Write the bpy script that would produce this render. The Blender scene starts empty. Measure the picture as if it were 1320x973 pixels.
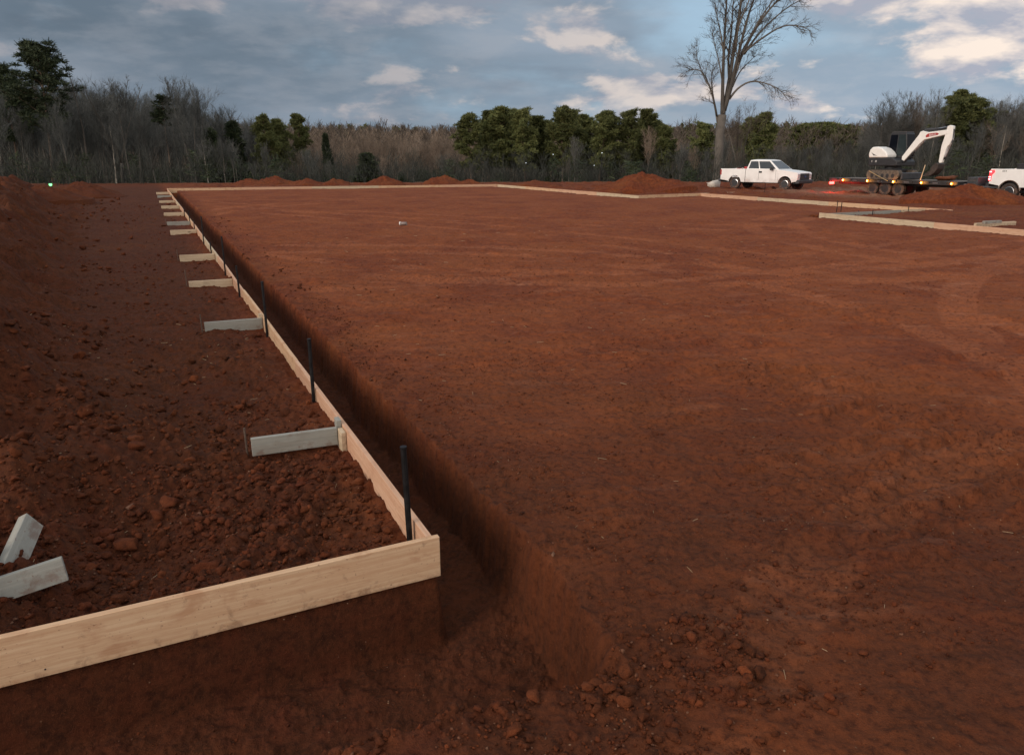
import bpy, bmesh, math, random
import numpy as np
from mathutils import Vector, Matrix

R = math.radians
random.seed(7)
rng = np.random.default_rng(11)
scene = bpy.context.scene
COL = scene.collection

# ------------------------------------------------------------------ camera
cam_d = bpy.data.cameras.new('camera')
cam = bpy.data.objects.new('camera', cam_d)
COL.objects.link(cam)
H = 2.16                                     # eye height above the tops of the form boards (z = 0)
PITCH = 16.6
cam.location = (0, 0, H)
cam.rotation_euler = (R(90 - PITCH), 0, 0)
cam_d.sensor_width = 36
cam_d.lens = 36 * 957 / 1320
cam_d.clip_start = 0.05
cam_d.clip_end = 6000
scene.camera = cam

# ------------------------------------------------------------------ light
SUN_EL, SUN_AZ = 20.0, 236.0                 # azimuth clockwise from +Y: behind the camera, to the left
EXPOSURE = 0.75
sun_d = bpy.data.lights.new('sun', 'SUN')
sun_d.energy = 1.15
sun_d.angle = R(28)
sun_d.color = (1.0, 0.86, 0.74)
sun = bpy.data.objects.new('sun', sun_d)
COL.objects.link(sun)
sd = Vector((math.sin(R(SUN_AZ)) * math.cos(R(SUN_EL)), math.cos(R(SUN_AZ)) * math.cos(R(SUN_EL)), math.sin(R(SUN_EL))))
sun.rotation_euler = sd.to_track_quat('Z', 'Y').to_euler()
sun.location = sd * 50
scene.view_settings.view_transform = 'Standard'
scene.view_settings.look = 'None'
scene.view_settings.exposure = EXPOSURE
scene.view_settings.gamma = 1
scene.view_settings.use_curve_mapping = False
scene.cycles.use_denoising = True
scene.cycles.max_bounces = 6
scene.cycles.transparent_max_bounces = 6


class NT:
    """little helper to write node trees"""
    def __init__(s, tree):
        s.t = tree
        tree.nodes.clear()

    def n(s, typ, ins=None, **kw):
        nd = s.t.nodes.new(typ)
        for k, v in kw.items():
            setattr(nd, k, v)
        for k, v in (ins or {}).items():
            s.set(nd.inputs[k], v)
        return nd

    def set(s, sock, v):
        if isinstance(v, bpy.types.NodeSocket):
            s.t.links.new(v, sock)
        elif isinstance(v, bpy.types.Node):
            s.t.links.new(v.outputs[0], sock)
        else:
            if sock.type == 'RGBA' and len(v) == 3:
                v = (*v, 1)
            sock.default_value = v

    def m(s, op, a, b=0.0, c=0.0, clamp=False):
        nd = s.n('ShaderNodeMath', operation=op, use_clamp=clamp)
        for i, v in enumerate((a, b, c)):
            s.set(nd.inputs[i], v)
        return nd.outputs[0]

    def mix(s, f, a, b, mode='MIX'):
        nd = s.n('ShaderNodeMix', data_type='RGBA', blend_type=mode)
        s.set(nd.inputs[0], f); s.set(nd.inputs[6], a); s.set(nd.inputs[7], b)
        return nd.outputs[2]

    def ss(s, v, lo, hi, a=0.0, b=1.0):
        nd = s.n('ShaderNodeMapRange', interpolation_type='SMOOTHSTEP')
        for i, x in enumerate((v, lo, hi, a, b)):
            s.set(nd.inputs[i], x)
        return nd.outputs[0]

    def noise(s, vec, scale, detail=4, rough=.5, dist=0.0, out=0):
        nd = s.n('ShaderNodeTexNoise', {'Vector': vec, 'Scale': scale, 'Detail': detail, 'Roughness': rough, 'Distortion': dist})
        return nd.outputs[out]


# ------------------------------------------------------------------ sky
world = bpy.data.worlds.new('World')
scene.world = world
world.use_nodes = True
W = NT(world.node_tree)
tc = W.n('ShaderNodeTexCoord')
d = W.n('ShaderNodeVectorMath', {0: tc.outputs['Generated']}, operation='NORMALIZE').outputs[0]
sep = W.n('ShaderNodeSeparateXYZ', {0: d})
dx, dy, dz = sep.outputs
sky = W.n('ShaderNodeTexSky', sky_type='NISHITA', sun_disc=False)
sky.sun_elevation = R(SUN_EL)
sky.sun_rotation = R(SUN_AZ)
sky.air_density = 1.0
sky.dust_density = 1.5
ymax = W.m('MAXIMUM', dy, 0.12)
gx = W.m('DIVIDE', dx, ymax)
gz = W.m('DIVIDE', dz, ymax)
front = W.ss(dy, 0.05, 0.4)
back = W.ss(dy, 0.2, -0.7)


def blob(cx, cz, sx, sz, w):
    a = W.m('DIVIDE', W.m('SUBTRACT', gx, cx), sx)
    b = W.m('DIVIDE', W.m('SUBTRACT', gz, cz), sz)
    r2 = W.m('ADD', W.m('MULTIPLY', a, a), W.m('MULTIPLY', b, b))
    return W.m('MULTIPLY', W.m('POWER', 2.718, W.m('MULTIPLY', r2, -1.0)), w)


def total(lst):
    t = lst[0]
    for q in lst[1:]:
        t = W.m('ADD', t, q)
    return W.m('MULTIPLY', t, front)


def cloudvec(off=0.0, k=2.5):
    zz = W.m('MULTIPLY', W.m('ADD', dz, off), k)
    return W.n('ShaderNodeCombineXYZ', {0: dx, 1: dy, 2: zz}).outputs[0]


# azimuth and height of the big clouds (tangents of the angles)
lumps = total([blob(.52, .20, .17, .045, .25), blob(.62, .135, .16, .03, .20), blob(.20, .082, .075, .022, .22),
               blob(.36, .065, .05, .014, .20), blob(-.13, .175, .11, .022, .32), blob(.08, .155, .075, .022, .18),
               blob(-.38, .195, .10, .02, .27), blob(.5, .10, .08, .02, .10),
               blob(.235, .175, .09, .06, -.26), blob(.02, .21, .06, .02, -.05), blob(-.45, .09, .3, .06, -.10)])
n1 = W.noise(cloudvec(), 8.5, 9, .56, .15)
n2 = W.noise(cloudvec(0.018), 8.5, 5, .56, .15)
n3 = W.noise(cloudvec(0.0, 3.0), 3.4, 6, .52, .1)
dens = W.ss(W.m('ADD', n1, lumps), .535, .66)
thin = W.ss(W.m('ADD', W.m('ADD', n3, W.ss(gx, .1, -.5, 0, .22)), W.m('MULTIPLY', lumps, .6)), .30, .56)
lit = W.m('ADD', W.m('MULTIPLY', W.m('SUBTRACT', n1, n2), 5.0), .42, clamp=True)
rightness = W.ss(gx, -.45, .65)
upness = W.ss(gz, .02, .24)
G = 7.8                                       # radiance scale (the Background strength is 0.1)
def c3(r, g, b):
    return (r * G, g * G, b * G)
blue = W.mix(.25, c3(.30, .43, .55), sky.outputs[0])
blue = W.mix(W.m('MULTIPLY', upness, .7), W.mix(.5, blue, c3(.20, .29, .40)), blue)
slate_l = W.mix(rightness, c3(.105, .14, .18), c3(.235, .31, .39))
slate = W.mix(W.ss(n3, .35, .7), slate_l, W.mix(.45, slate_l, c3(.30, .35, .42)))
slate = W.mix(W.m('MULTIPLY', W.ss(W.noise(cloudvec(0.0, 3.2), 13.0, 7, .58, .1), .42, .68), .38), slate, W.mix(rightness, c3(.235, .255, .29), c3(.40, .42, .46)))
slate = W.mix(W.m('MULTIPLY', W.ss(W.noise(cloudvec(.3, 3.6), 6.0, 6, .55, .1), .50, .68), .35), slate, W.mix(rightness, c3(.075, .098, .13), c3(.19, .24, .31)))
base = W.mix(thin, blue, slate)
c_lit = W.mix(rightness, c3(.37, .335, .34), c3(.80, .68, .585))
c_dark = W.mix(rightness, c3(.17, .19, .235), c3(.33, .34, .40))
cl = W.mix(lit, c_dark, c_lit)
skyc = W.mix(W.m('MULTIPLY', dens, W.m('ADD', .55, W.m('MULTIPLY', rightness, .38))), base, cl)
# the half of the sky behind the camera is the bright evening side
skyc = W.mix(back, skyc, W.mix(dens, c3(1.0, .92, .86), c3(1.25, 1.05, .9)))
# the open cloud deck overhead is brighter than the low sky
skyc = W.mix(W.ss(dz, .32, .95), skyc, c3(.62, .66, .72))
bg = W.n('ShaderNodeBackground', {'Color': skyc, 'Strength': 0.1})
W.n('ShaderNodeOutputWorld', {'Surface': bg.outputs[0]})

# ------------------------------------------------------------------ general helpers
F = 957.0
CP, SP = math.cos(R(PITCH)), math.sin(R(PITCH))
def at_z(x, y, z):
    """ground point seen in that direction at height z"""
    u = (x - 660) / F; v = (486.5 - y) / F
    t = (z - H) / (-SP + v * CP)
    return u * t, (CP + v * SP) * t
def at_y(x, y, Y):
    u = (x - 660) / F; v = (486.5 - y) / F
    t = Y / (CP + v * SP)
    return u * t, Y, H + (-SP + v * CP) * t

# the building's own axes: u runs along the long form, v to the right of it
U_AX = (-math.sin(R(25.49)), math.cos(R(25.49)))
V_AX = (U_AX[1], -U_AX[0])
ORG = (-0.475, 3.961)
def P(u, v, z=0.0):
    return Vector((ORG[0] + U_AX[0] * u + V_AX[0] * v, ORG[1] + U_AX[1] * u + V_AX[1] * v, z))
YAW_U = math.atan2(U_AX[1], U_AX[0])
YAW_V = math.atan2(V_AX[1], V_AX[0])


def tag(o, label=None, cat=None, group=None, kind=None):
    if label: o['label'] = label
    if cat: o['category'] = cat
    if group: o['group'] = group
    if kind: o['kind'] = kind
    return o


def empty(name, loc=(0, 0, 0), rz=0.0, label=None, cat=None, group=None):
    o = bpy.data.objects.new(name, None)
    COL.objects.link(o)
    o.location = loc
    o.rotation_euler = (0, 0, rz)
    o.empty_display_size = .2
    return tag(o, label, cat, group)


def copy_tree(o, parent=None):
    kids = [c for c in KIDS.get(o.name, [])]
    c = o.copy()
    COL.objects.link(c)
    if parent: c.parent = parent
    for k in kids:
        copy_tree(k, c)
    return c


KIDS = {}


class MB:
    def __init__(s):
        s.v = []; s.f = []

    def add(s, vs, fs):
        o = len(s.v)
        s.v += [tuple(p) for p in vs]
        s.f += [tuple(i + o for i in f) for f in fs]
        return s

    def box(s, c, d, rz=0.0, ry=0.0, rx=0.0):
        M = Matrix.Translation(c) @ Matrix.Rotation(rz, 4, 'Z') @ Matrix.Rotation(ry, 4, 'Y') @ Matrix.Rotation(rx, 4, 'X')
        vs = [M @ Vector((sx * d[0] / 2, sy * d[1] / 2, sz * d[2] / 2)) for sx in (-1, 1) for sy in (-1, 1) for sz in (-1, 1)]
        return s.add(vs, [(0, 1, 3, 2), (4, 6, 7, 5), (0, 4, 5, 1), (2, 3, 7, 6), (0, 2, 6, 4), (1, 5, 7, 3)])

    def prism(s, poly, y0, y1, inset=0.0):
        """side outline (x, z) extruded from y0 to y1"""
        n = len(poly)
        vs = [(x, y0, z) for x, z in poly] + [(x, y1, z) for x, z in poly]
        fs = [tuple(range(n)), tuple(range(2 * n - 1, n - 1, -1))]
        fs += [(i, i + n, (i + 1) % n + n, (i + 1) % n) for i in range(n)]
        return s.add(vs, fs)

    def tube(s, pts, rad, n=6, cap=True):
        pts = [Vector(p) for p in pts]
        if not hasattr(rad, '__len__'): rad = [rad] * len(pts)
        o = len(s.v)
        ref = Vector((.31, .9, .12))
        for i, p in enumerate(pts):
            t = (pts[min(i + 1, len(pts) - 1)] - pts[max(i - 1, 0)])
            if t.length < 1e-9: t = Vector((0, 0, 1))
            t.normalize()
            a = t.cross(ref)
            if a.length < .1: a = t.cross(Vector((1, 0, 0)))
            a.normalize(); b = t.cross(a)
            for k in range(n):
                q = 2 * math.pi * k / n
                s.v.append(tuple(p + (a * math.cos(q) + b * math.sin(q)) * rad[i]))
        for i in range(len(pts) - 1):
            for k in range(n):
                k2 = (k + 1) % n
                s.f.append((o + i * n + k, o + i * n + k2, o + (i + 1) * n + k2, o + (i + 1) * n + k))
        if cap:
            s.f.append(tuple(o + k for k in range(n))[::-1])
            s.f.append(tuple(o + (len(pts) - 1) * n + k for k in range(n)))
        return s

    def lathe(s, prof, c, axis='Y', n=24, close=True):
        """profile (radius, along) turned about an axis through c"""
        o = len(s.v); m = len(prof)
        for k in range(n):
            q = 2 * math.pi * k / n
            for r, a in prof:
                u, w = r * math.cos(q), r * math.sin(q)
                p = {'Y': (u, a, w), 'Z': (u, w, a), 'X': (a, u, w)}[axis]
                s.v.append((c[0] + p[0], c[1] + p[1], c[2] + p[2]))
        for k in range(n):
            k2 = (k + 1) % n
            for j in range(m if close else m - 1):
                j2 = (j + 1) % m
                s.f.append((o + k * m + j, o + k2 * m + j, o + k2 * m + j2, o + k * m + j2))
        return s

    def build(s, name, mat, parent=None, bevel=0.0, smooth=False, seg=2, ang=30):
        me = bpy.data.meshes.new(name)
        me.from_pydata(s.v, [], s.f)
        bm = bmesh.new(); bm.from_mesh(me)
        bmesh.ops.recalc_face_normals(bm, faces=bm.faces)
        bm.to_mesh(me); bm.free()
        me.materials.append(mat)
        if smooth:
            me.polygons.foreach_set('use_smooth', [True] * len(me.polygons))
        o = bpy.data.objects.new(name, me)
        COL.objects.link(o)
        if bevel:
            b = o.modifiers.new('bevel', 'BEVEL')
            b.width = bevel; b.segments = seg; b.limit_method = 'ANGLE'; b.angle_limit = R(ang)
        if parent:
            o.parent = parent
            KIDS.setdefault(parent.name, []).append(o)
        return o


def np_mesh(name, verts, faces, mat, parent=None, smooth=False):
    """fast mesh from arrays; faces: (n,3) or (n,4)"""
    verts = np.asarray(verts, np.float32); faces = np.asarray(faces, np.int32)
    me = bpy.data.meshes.new(name)
    me.vertices.add(len(verts)); me.vertices.foreach_set('co', verts.ravel())
    k = faces.shape[1]
    me.loops.add(faces.size); me.loops.foreach_set('vertex_index', faces.ravel())
    me.polygons.add(len(faces))
    me.polygons.foreach_set('loop_start', np.arange(0, faces.size, k, dtype=np.int32))
    me.polygons.foreach_set('loop_total', np.full(len(faces), k, np.int32))
    if smooth:
        me.polygons.foreach_set('use_smooth', np.ones(len(faces), bool))
    me.update(calc_edges=True)
    me.materials.append(mat)
    o = bpy.data.objects.new(name, me)
    COL.objects.link(o)
    if parent:
        o.parent = parent
        KIDS.setdefault(parent.name, []).append(o)
    return o


# ------------------------------------------------------------------ numpy noise
_perm = np.random.default_rng(3).permutation(1024)
_ga = np.random.default_rng(4).uniform(0, 2 * np.pi, 1024)
def perlin(x, y):
    xi = np.floor(x).astype(np.int64); yi = np.floor(y).astype(np.int64)
    xf = x - xi; yf = y - yi
    def g(ix, iy, fx, fy):
        h = _ga[_perm[(_perm[ix & 1023] + iy) & 1023]]
        return np.cos(h) * fx + np.sin(h) * fy
    u = xf * xf * xf * (xf * (xf * 6 - 15) + 10); v = yf * yf * yf * (yf * (yf * 6 - 15) + 10)
    a = g(xi, yi, xf, yf); b = g(xi + 1, yi, xf - 1, yf)
    c = g(xi, yi + 1, xf, yf - 1); e = g(xi + 1, yi + 1, xf - 1, yf - 1)
    return (a + u * (b - a)) * (1 - v) + (c + u * (e - c)) * v * 1.0
def fbm(x, y, f, octs, gain=.5):
    t = np.zeros_like(x); a = 1.0
    for i in range(octs):
        t = t + a * perlin(x * f + 17.3 * i, y * f - 9.1 * i)
        a *= gain; f *= 2.03
    return t
def worley(x, y, f):
    """distance to the nearest jittered point, 0..1"""
    x = x * f; y = y * f
    xi = np.floor(x).astype(np.int64); yi = np.floor(y).astype(np.int64)
    best = np.full_like(x, 9.0)
    for ox in (-1, 0, 1):
        for oy in (-1, 0, 1):
            cx = xi + ox; cy = yi + oy
            h = _perm[(_perm[cx & 1023] + cy) & 1023]
            px = cx + (h % 32) / 32.0; py = cy + (h // 32) / 32.0
            best = np.minimum(best, (px - x) ** 2 + (py - y) ** 2)
    return np.sqrt(best)
def sstep(x, a, b):
    t = np.clip((x - a) / (b - a), 0, 1)
    return t * t * (3 - 2 * t)
def bump(x, y, cx, cy, sx, sy=None):
    sy = sy or sx
    return np.exp(-((x - cx) / sx) ** 2 - ((y - cy) / sy) ** 2)

# ------------------------------------------------------------------ materials
def material(name):
    m = bpy.data.materials.new(name)
    m.use_nodes = True
    return m, NT(m.node_tree)


def finish(T, col, rough=.6, metal=0.0, bump_h=None, bump_s=.3, bump_d=.01, spec=.5, extra=None):
    ins = {'Base Color': col, 'Roughness': rough, 'Metallic': metal, 'Specular IOR Level': spec}
    ins.update(extra or {})
    b = T.n('ShaderNodeBsdfPrincipled', ins)
    if bump_h is not None:
        bn = T.n('ShaderNodeBump', {'Height': bump_h, 'Strength': bump_s, 'Distance': bump_d})
        T.t.links.new(bn.outputs[0], b.inputs['Normal'])
    T.n('ShaderNodeOutputMaterial', {'Surface': b.outputs[0]})


def simple(name, col, rough=.5, metal=0.0, var=.12, scale=6.0, spec=.5, dirt=None, dirt_amt=.35):
    """paint, rubber, steel: a base colour with faint mottling and, if asked, a film of dirt"""
    m, T = material(name)
    tcn = T.n('ShaderNodeTexCoord')
    n = T.noise(tcn.outputs['Object'], scale, 5, .6)
    lo = tuple(c * (1 - var) for c in col); hi = tuple(min(1, c * (1 + var)) for c in col)
    c = T.mix(T.ss(n, .3, .7), lo, hi)
    if dirt:
        n2 = T.noise(tcn.outputs['Object'], scale * .6, 7, .65)
        z = T.n('ShaderNodeSeparateXYZ', {0: tcn.outputs['Object']}).outputs[2]
        low = T.ss(z, .95, .35)
        c = T.mix(T.m('MULTIPLY', T.m('MULTIPLY', T.ss(n2, .35, .7), T.m('ADD', .12, low)), dirt_amt, clamp=True), c, dirt)
    r = T.m('ADD', T.m('MULTIPLY', n, .15), rough - .07)
    finish(T, c, r, metal, spec=spec)
    return m


def emissive(name, col, strength):
    m, T = material(name)
    e = T.n('ShaderNodeEmission', {'Color': col, 'Strength': strength})
    T.n('ShaderNodeOutputMaterial', {'Surface': e.outputs[0]})
    return m


def soil_material():
    m, T = material('red_clay_soil')
    g = T.n('ShaderNodeNewGeometry')
    p = g.outputs['Position']
    at = T.n('ShaderNodeAttribute', attribute_name='soil')      # r: dug topsoil plus painted near-camera falloff, g: gravelly, b: packed
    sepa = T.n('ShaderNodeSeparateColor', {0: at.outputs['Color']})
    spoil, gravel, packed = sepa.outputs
    big = T.noise(p, .42, 6, .6, .4)
    mid = T.noise(p, 5.5, 7, .66, .2)
    fine = T.noise(p, 22, 6, .68)
    grit = T.noise(p, 120, 3, .7)
    c = T.mix(T.ss(mid, .36, .66), (.098, .0235, .0082), (.178, .046, .0150))
    c = T.mix(T.m('MULTIPLY', T.ss(big, .45, .68), .5), c, (.182, .058, .0185))
    c = T.mix(T.m('MULTIPLY', T.ss(big, .50, .36), .4), c, (.108, .0225, .0105))
    # smeared, dried pinkish film where tracks polished the clay
    st = T.n('ShaderNodeMapping', {'Vector': p, 'Rotation': (0, 0, .35), 'Scale': (.9, 3.2, 1)})
    sm = T.noise(st.outputs[0], 1.3, 5, .6, .6)
    c = T.mix(T.m('MULTIPLY', T.m('MULTIPLY', T.ss(sm, .55, .68), T.m('POWER', packed, 2.0)), .85), c, (.250, .100, .052))
    trk = T.ss(packed, .66, .97)
    c = T.mix(T.m('MULTIPLY', T.m('MULTIPLY', trk, T.ss(fine, .35, .6, .25, 1.0)), .38), c, (.300, .118, .060))
    # the packed pad has dried to a lighter orange
    c = T.mix(T.m('MULTIPLY', packed, T.m('MULTIPLY', T.ss(fine, .3, .6, .25, .6), T.ss(big, .34, .56, .5, 1.0))), c, (.290, .080, .026))
    # dug topsoil is browner and damper; on the near pad it paints exposure falloff
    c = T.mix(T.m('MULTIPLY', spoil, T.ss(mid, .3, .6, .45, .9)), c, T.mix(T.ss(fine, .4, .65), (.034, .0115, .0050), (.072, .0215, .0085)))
    c = T.mix(T.m('MULTIPLY', gravel, T.ss(mid, .35, .6, .3, .8)), c, (.19, .115, .075))
    c = T.mix(T.ss(fine, .48, .3), c, T.mix(.6, c, (.022, .006, .003)))
    c = T.mix(T.m('MULTIPLY', T.ss(grit, .56, .74), .4), c, (.23, .085, .038))
    litter = T.mix(T.ss(fine, .35, .65), (.055, .040, .026), (.125, .090, .058))
    c = T.mix(T.m('SUBTRACT', 1.0, at.outputs['Alpha']), c, litter)
    # small pale grits
    vo = T.n('ShaderNodeTexVoronoi', {'Vector': p, 'Scale': 34.0, 'Randomness': 1.0})
    pick = T.ss(T.n('ShaderNodeSeparateColor', {0: vo.outputs['Color']}).outputs[0], .93, .95)
    dot = T.m('MULTIPLY', T.ss(vo.outputs['Distance'], .22, .14), pick)
    patch = T.ss(T.noise(p, 1.1, 3, .6), .42, .60)
    dk = T.ss(T.noise(p, 9.0, 5, .7), .60, .70)
    c = T.mix(T.m('MULTIPLY', dk, .55), c, (.040, .0105, .0045))
    c = T.mix(T.m('MULTIPLY', T.m('MULTIPLY', dot, patch), .8), c, (.34, .19, .11))
    h = T.m('ADD', T.m('MULTIPLY', fine, .6), T.m('ADD', T.m('MULTIPLY', grit, .25), T.m('MULTIPLY', dot, .3)))
    rough = T.m('SUBTRACT', .95, T.m('MULTIPLY', T.m('MULTIPLY', T.ss(sm, .5, .7), packed), .15))
    finish(T, c, rough, 0, h, 1.0, .03, spec=.15)
    return m


def wood_material(name, pale, tan, dark, stain=None, stain_amt=.6):
    m, T = material(name)
    tcn = T.n('ShaderNodeTexCoord')
    oi = T.n('ShaderNodeObjectInfo')
    off = T.m('MULTIPLY', oi.outputs['Random'], 57.0)
    comb = T.n('ShaderNodeCombineXYZ', {0: off, 1: off, 2: off}).outputs[0]
    v = T.n('ShaderNodeVectorMath', {0: tcn.outputs['Object'], 1: comb}, operation='ADD').outputs[0]
    warp = T.noise(T.n('ShaderNodeMapping', {'Vector': v, 'Scale': (1.3, 5, 5)}).outputs[0], 1.2, 4, .5)
    gv = T.n('ShaderNodeMapping', {'Vector': v, 'Scale': (1.1, 26, 26)})
    gr = T.noise(gv.outputs[0], 1.5, 6, .6, .9)
    # flat-sawn figure: long arches from distorted rings
    wv = T.n('ShaderNodeMapping', {'Vector': v, 'Scale': (.55, 7, 7)})
    wa = T.n('ShaderNodeTexWave', {'Vector': wv.outputs[0], 'Scale': 1.4, 'Distortion': 7.0, 'Detail': 3.0, 'Detail Scale': .8}, bands_direction='Z')
    fig = wa.outputs['Fac']
    c = T.mix(T.ss(gr, .35, .66), tan, pale)
    c = T.mix(T.m('MULTIPLY', T.ss(fig, .55, .95), .16), c, dark)
    # broad water and soil stains
    sn = T.noise(T.n('ShaderNodeMapping', {'Vector': v, 'Scale': (1.6, 2.6, 3.0)}).outputs[0], 2.4, 6, .62, .5)
    if stain:
        c = T.mix(T.m('MULTIPLY', T.ss(sn, .50, .66), stain_amt), c, stain)
    c = T.mix(T.m('MULTIPLY', T.ss(warp, .5, .75), .25), c, dark)
    # knots
    kv = T.n('ShaderNodeMapping', {'Vector': v, 'Scale': (2.0, 5.5, 5.5)})
    vo = T.n('ShaderNodeTexVoronoi', {'Vector': kv.outputs[0], 'Scale': 1.0})
    pick = T.ss(T.n('ShaderNodeSeparateColor', {0: vo.outputs['Color']}).outputs[1], .66, .7)
    kn = T.m('MULTIPLY', T.ss(vo.outputs['Distance'], .13, .07), pick)
    c = T.mix(T.m('MULTIPLY', kn, .75), c, tuple(q * .38 for q in dark))
    fine = T.noise(T.n('ShaderNodeMapping', {'Vector': v, 'Scale': (14, 110, 110)}).outputs[0], 1.0, 3, .6)
    c = T.mix(T.m('MULTIPLY', T.ss(fine, .52, .7), .25), c, dark)
    # red mud rubbed and splashed on, most along the lower edge
    zz = T.n('ShaderNodeSeparateXYZ', {0: tcn.outputs['Object']}).outputs[2]
    mn = T.noise(v, 9.0, 7, .7, .3)
    mud = T.m('MULTIPLY', T.ss(T.m('ADD', mn, T.ss(zz, .10, -.02, 0, .14)), .59, .76), .5)
    c = T.mix(mud, c, (.135, .055, .030))
    sp = T.noise(v, 60.0, 2, .5)
    c = T.mix(T.m('MULTIPLY', T.ss(sp, .68, .74), .55), c, (.16, .07, .04))
    h = T.m('ADD', T.m('MULTIPLY', gr, .5), T.m('MULTIPLY', fine, .5))
    finish(T, c, .78, 0, h, .35, .003, spec=.25)
    return m


def leaf_material(name, a, b, rough=.75):
    m, T = material(name)
    oi = T.n('ShaderNodeObjectInfo')
    g = T.n('ShaderNodeNewGeometry')
    n = T.noise(g.outputs['Position'], 1.1, 3, .6)
    isl = g.outputs['Random Per Island']
    f = T.m('ADD', T.m('MULTIPLY', n, .6), T.m('MULTIPLY', isl, .4))
    c = T.mix(T.ss(f, .3, .7), a, b)
    k = T.m('ADD', .75, T.m('MULTIPLY', oi.outputs['Random'], .5))
    hsv = T.n('ShaderNodeHueSaturation', {'Color': c, 'Value': k, 'Hue': .5, 'Saturation': 1.0, 'Fac': 1.0})
    finish(T, hsv.outputs[0], rough, spec=.2)
    return m


SOIL = soil_material()
PINE_BOARD = wood_material('new_pine', (.60, .41, .255), (.52, .325, .19), (.42, .22, .115), (.36, .17, .085), .55)
PINE_PINK = wood_material('pink_pine', (.58, .37, .245), (.50, .29, .18), (.42, .21, .12), (.40, .20, .12), .35)
GREY_BOARD = wood_material('weathered_lumber', (.30, .29, .25), (.26, .255, .222), (.20, .19, .165), (.19, .15, .115), .35)
PALE_CUT = wood_material('cut_lumber', (.55, .43, .29), (.47, .36, .24), (.36, .25, .15), (.30, .22, .15), .4)
STEEL = simple('dark_steel', (.018, .017, .018), .55, .7, .4, 20)
STEEL_GREY = simple('grey_steel', (.11, .10, .095), .5, .8, .3, 20)
RUST = simple('rusty_wire', (.11, .075, .055), .7, .4, .3, 30)
RED_DUST = (.16, .06, .03)
TRUCK_WHITE = simple('truck_white', (.78, .77, .74), .3, 0, .03, 3, dirt=RED_DUST, dirt_amt=.45)
EXC_WHITE = simple('machine_white', (.76, .74, .69), .38, 0, .05, 4, dirt=RED_DUST, dirt_amt=.2)
BLACK_PLASTIC = simple('black_plastic', (.018, .018, .02), .5, 0, .3, 9)
DARK_GREY = simple('dark_grey_paint', (.035, .036, .04), .5, 0, .3, 5)
TYRE = simple('tyre_rubber', (.022, .020, .019), .85, 0, .3, 12, dirt=(.16, .09, .06), dirt_amt=.8)
GLASS = simple('dark_glass', (.03, .036, .04), .06, 0, .1, 2, spec=.8)
CAB_GLASS = simple('cab_glass', (.004, .005, .008), .12, 0, .1, 2, spec=.12)
CHROME = simple('bright_metal', (.55, .55, .56), .25, .95, .1, 8)
TRACK_MUD = simple('muddy_track', (.095, .075, .058), .9, 0, .35, 8)
DECK_WOOD = wood_material('deck_planks', (.17, .14, .115), (.12, .10, .08), (.08, .06, .045))
RED_PAINT = simple('red_paint', (.33, .022, .02), .45, 0, .15, 6)
HEADLIGHT = simple('headlight_glass', (.62, .62, .62), .15, .3, .15, 14)
AMBER = emissive('amber_lamp', (1.0, .17, .012), 3.2)
AMBER_HOT = emissive('amber_core', (1.0, .55, .16), 14)
RED_LAMP = emissive('red_lamp', (1.0, .03, .025), 14)
TAIL_LIT = emissive('tail_lamp_lit', (1.0, .03, .035), 2.2)
TAIL_HOT = emissive('tail_lamp_core', (1.0, .25, .25), 5.0)
WHITE_LAMP = emissive('white_lamp', (.85, .95, 1.0), 3)
GREEN_LAMP = emissive('greenish_lamp', (.22, 1.0, .32), 1.6)
BARK_GREY = leaf_material('grey_bark', (.070, .062, .054), (.135, .118, .10), .9)
BARK_PALE = leaf_material('pale_bark', (.20, .175, .14), (.34, .30, .25), .9)
BARK_PINE = leaf_material('pine_bark', (.10, .068, .05), (.19, .135, .10), .9)
TWIG_BROWN = leaf_material('brown_twigs', (.066, .053, .042), (.128, .102, .080), .9)
TWIG_GREY = leaf_material('grey_twigs', (.064, .063, .058), (.128, .125, .112), .9)
TWIG_COLD = leaf_material('cold_grey_twigs', (.050, .053, .050), (.105, .107, .098), .9)
TWIG_TAN = leaf_material('tan_twigs', (.130, .098, .074), (.245, .185, .138), .9)
NEEDLE = leaf_material('pine_needles', (.056, .070, .024), (.138, .142, .048))
NEEDLE_DARK = leaf_material('dark_needles', (.020, .032, .016), (.050, .062, .028))

# ------------------------------------------------------------------ the lie of the land
KICK_U = [2.2, 6.95, 11.0, 14.9, 21.5, 25.2, 29.6, 34.4, 39.5, 44.5, 49.0]
BACK_P = [(54.4, -0.02), (51.6, 23.8)]                        # back form
SLAB = [(0, -40), (0, 0), (54.4, 0), (51.6, 23.8), (32.6, 24.0), (33.2, 28.9), (17.9, 28.9), (17.9, 22.8), (-40, 22.8), (-40, -40)]


def seg_dist(x, y, a, b):
    ax, ay = a; bx, by = b
    ex, ey = bx - ax, by - ay
    t = np.clip(((x - ax) * ex + (y - ay) * ey) / (ex * ex + ey * ey), 0, 1)
    return np.hypot(x - ax - t * ex, y - ay - t * ey)


def inside_slab(u, v):
    ins = np.zeros(u.shape, bool)
    n = len(SLAB)
    for i in range(n):
        (ax, ay), (bx, by) = SLAB[i], SLAB[(i + 1) % n]
        c = ((ay > v) != (by > v)) & (u < (bx - ax) * (v - ay) / ((by - ay) if by != ay else 1e-9) + ax)
        ins ^= c
    return ins


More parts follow.
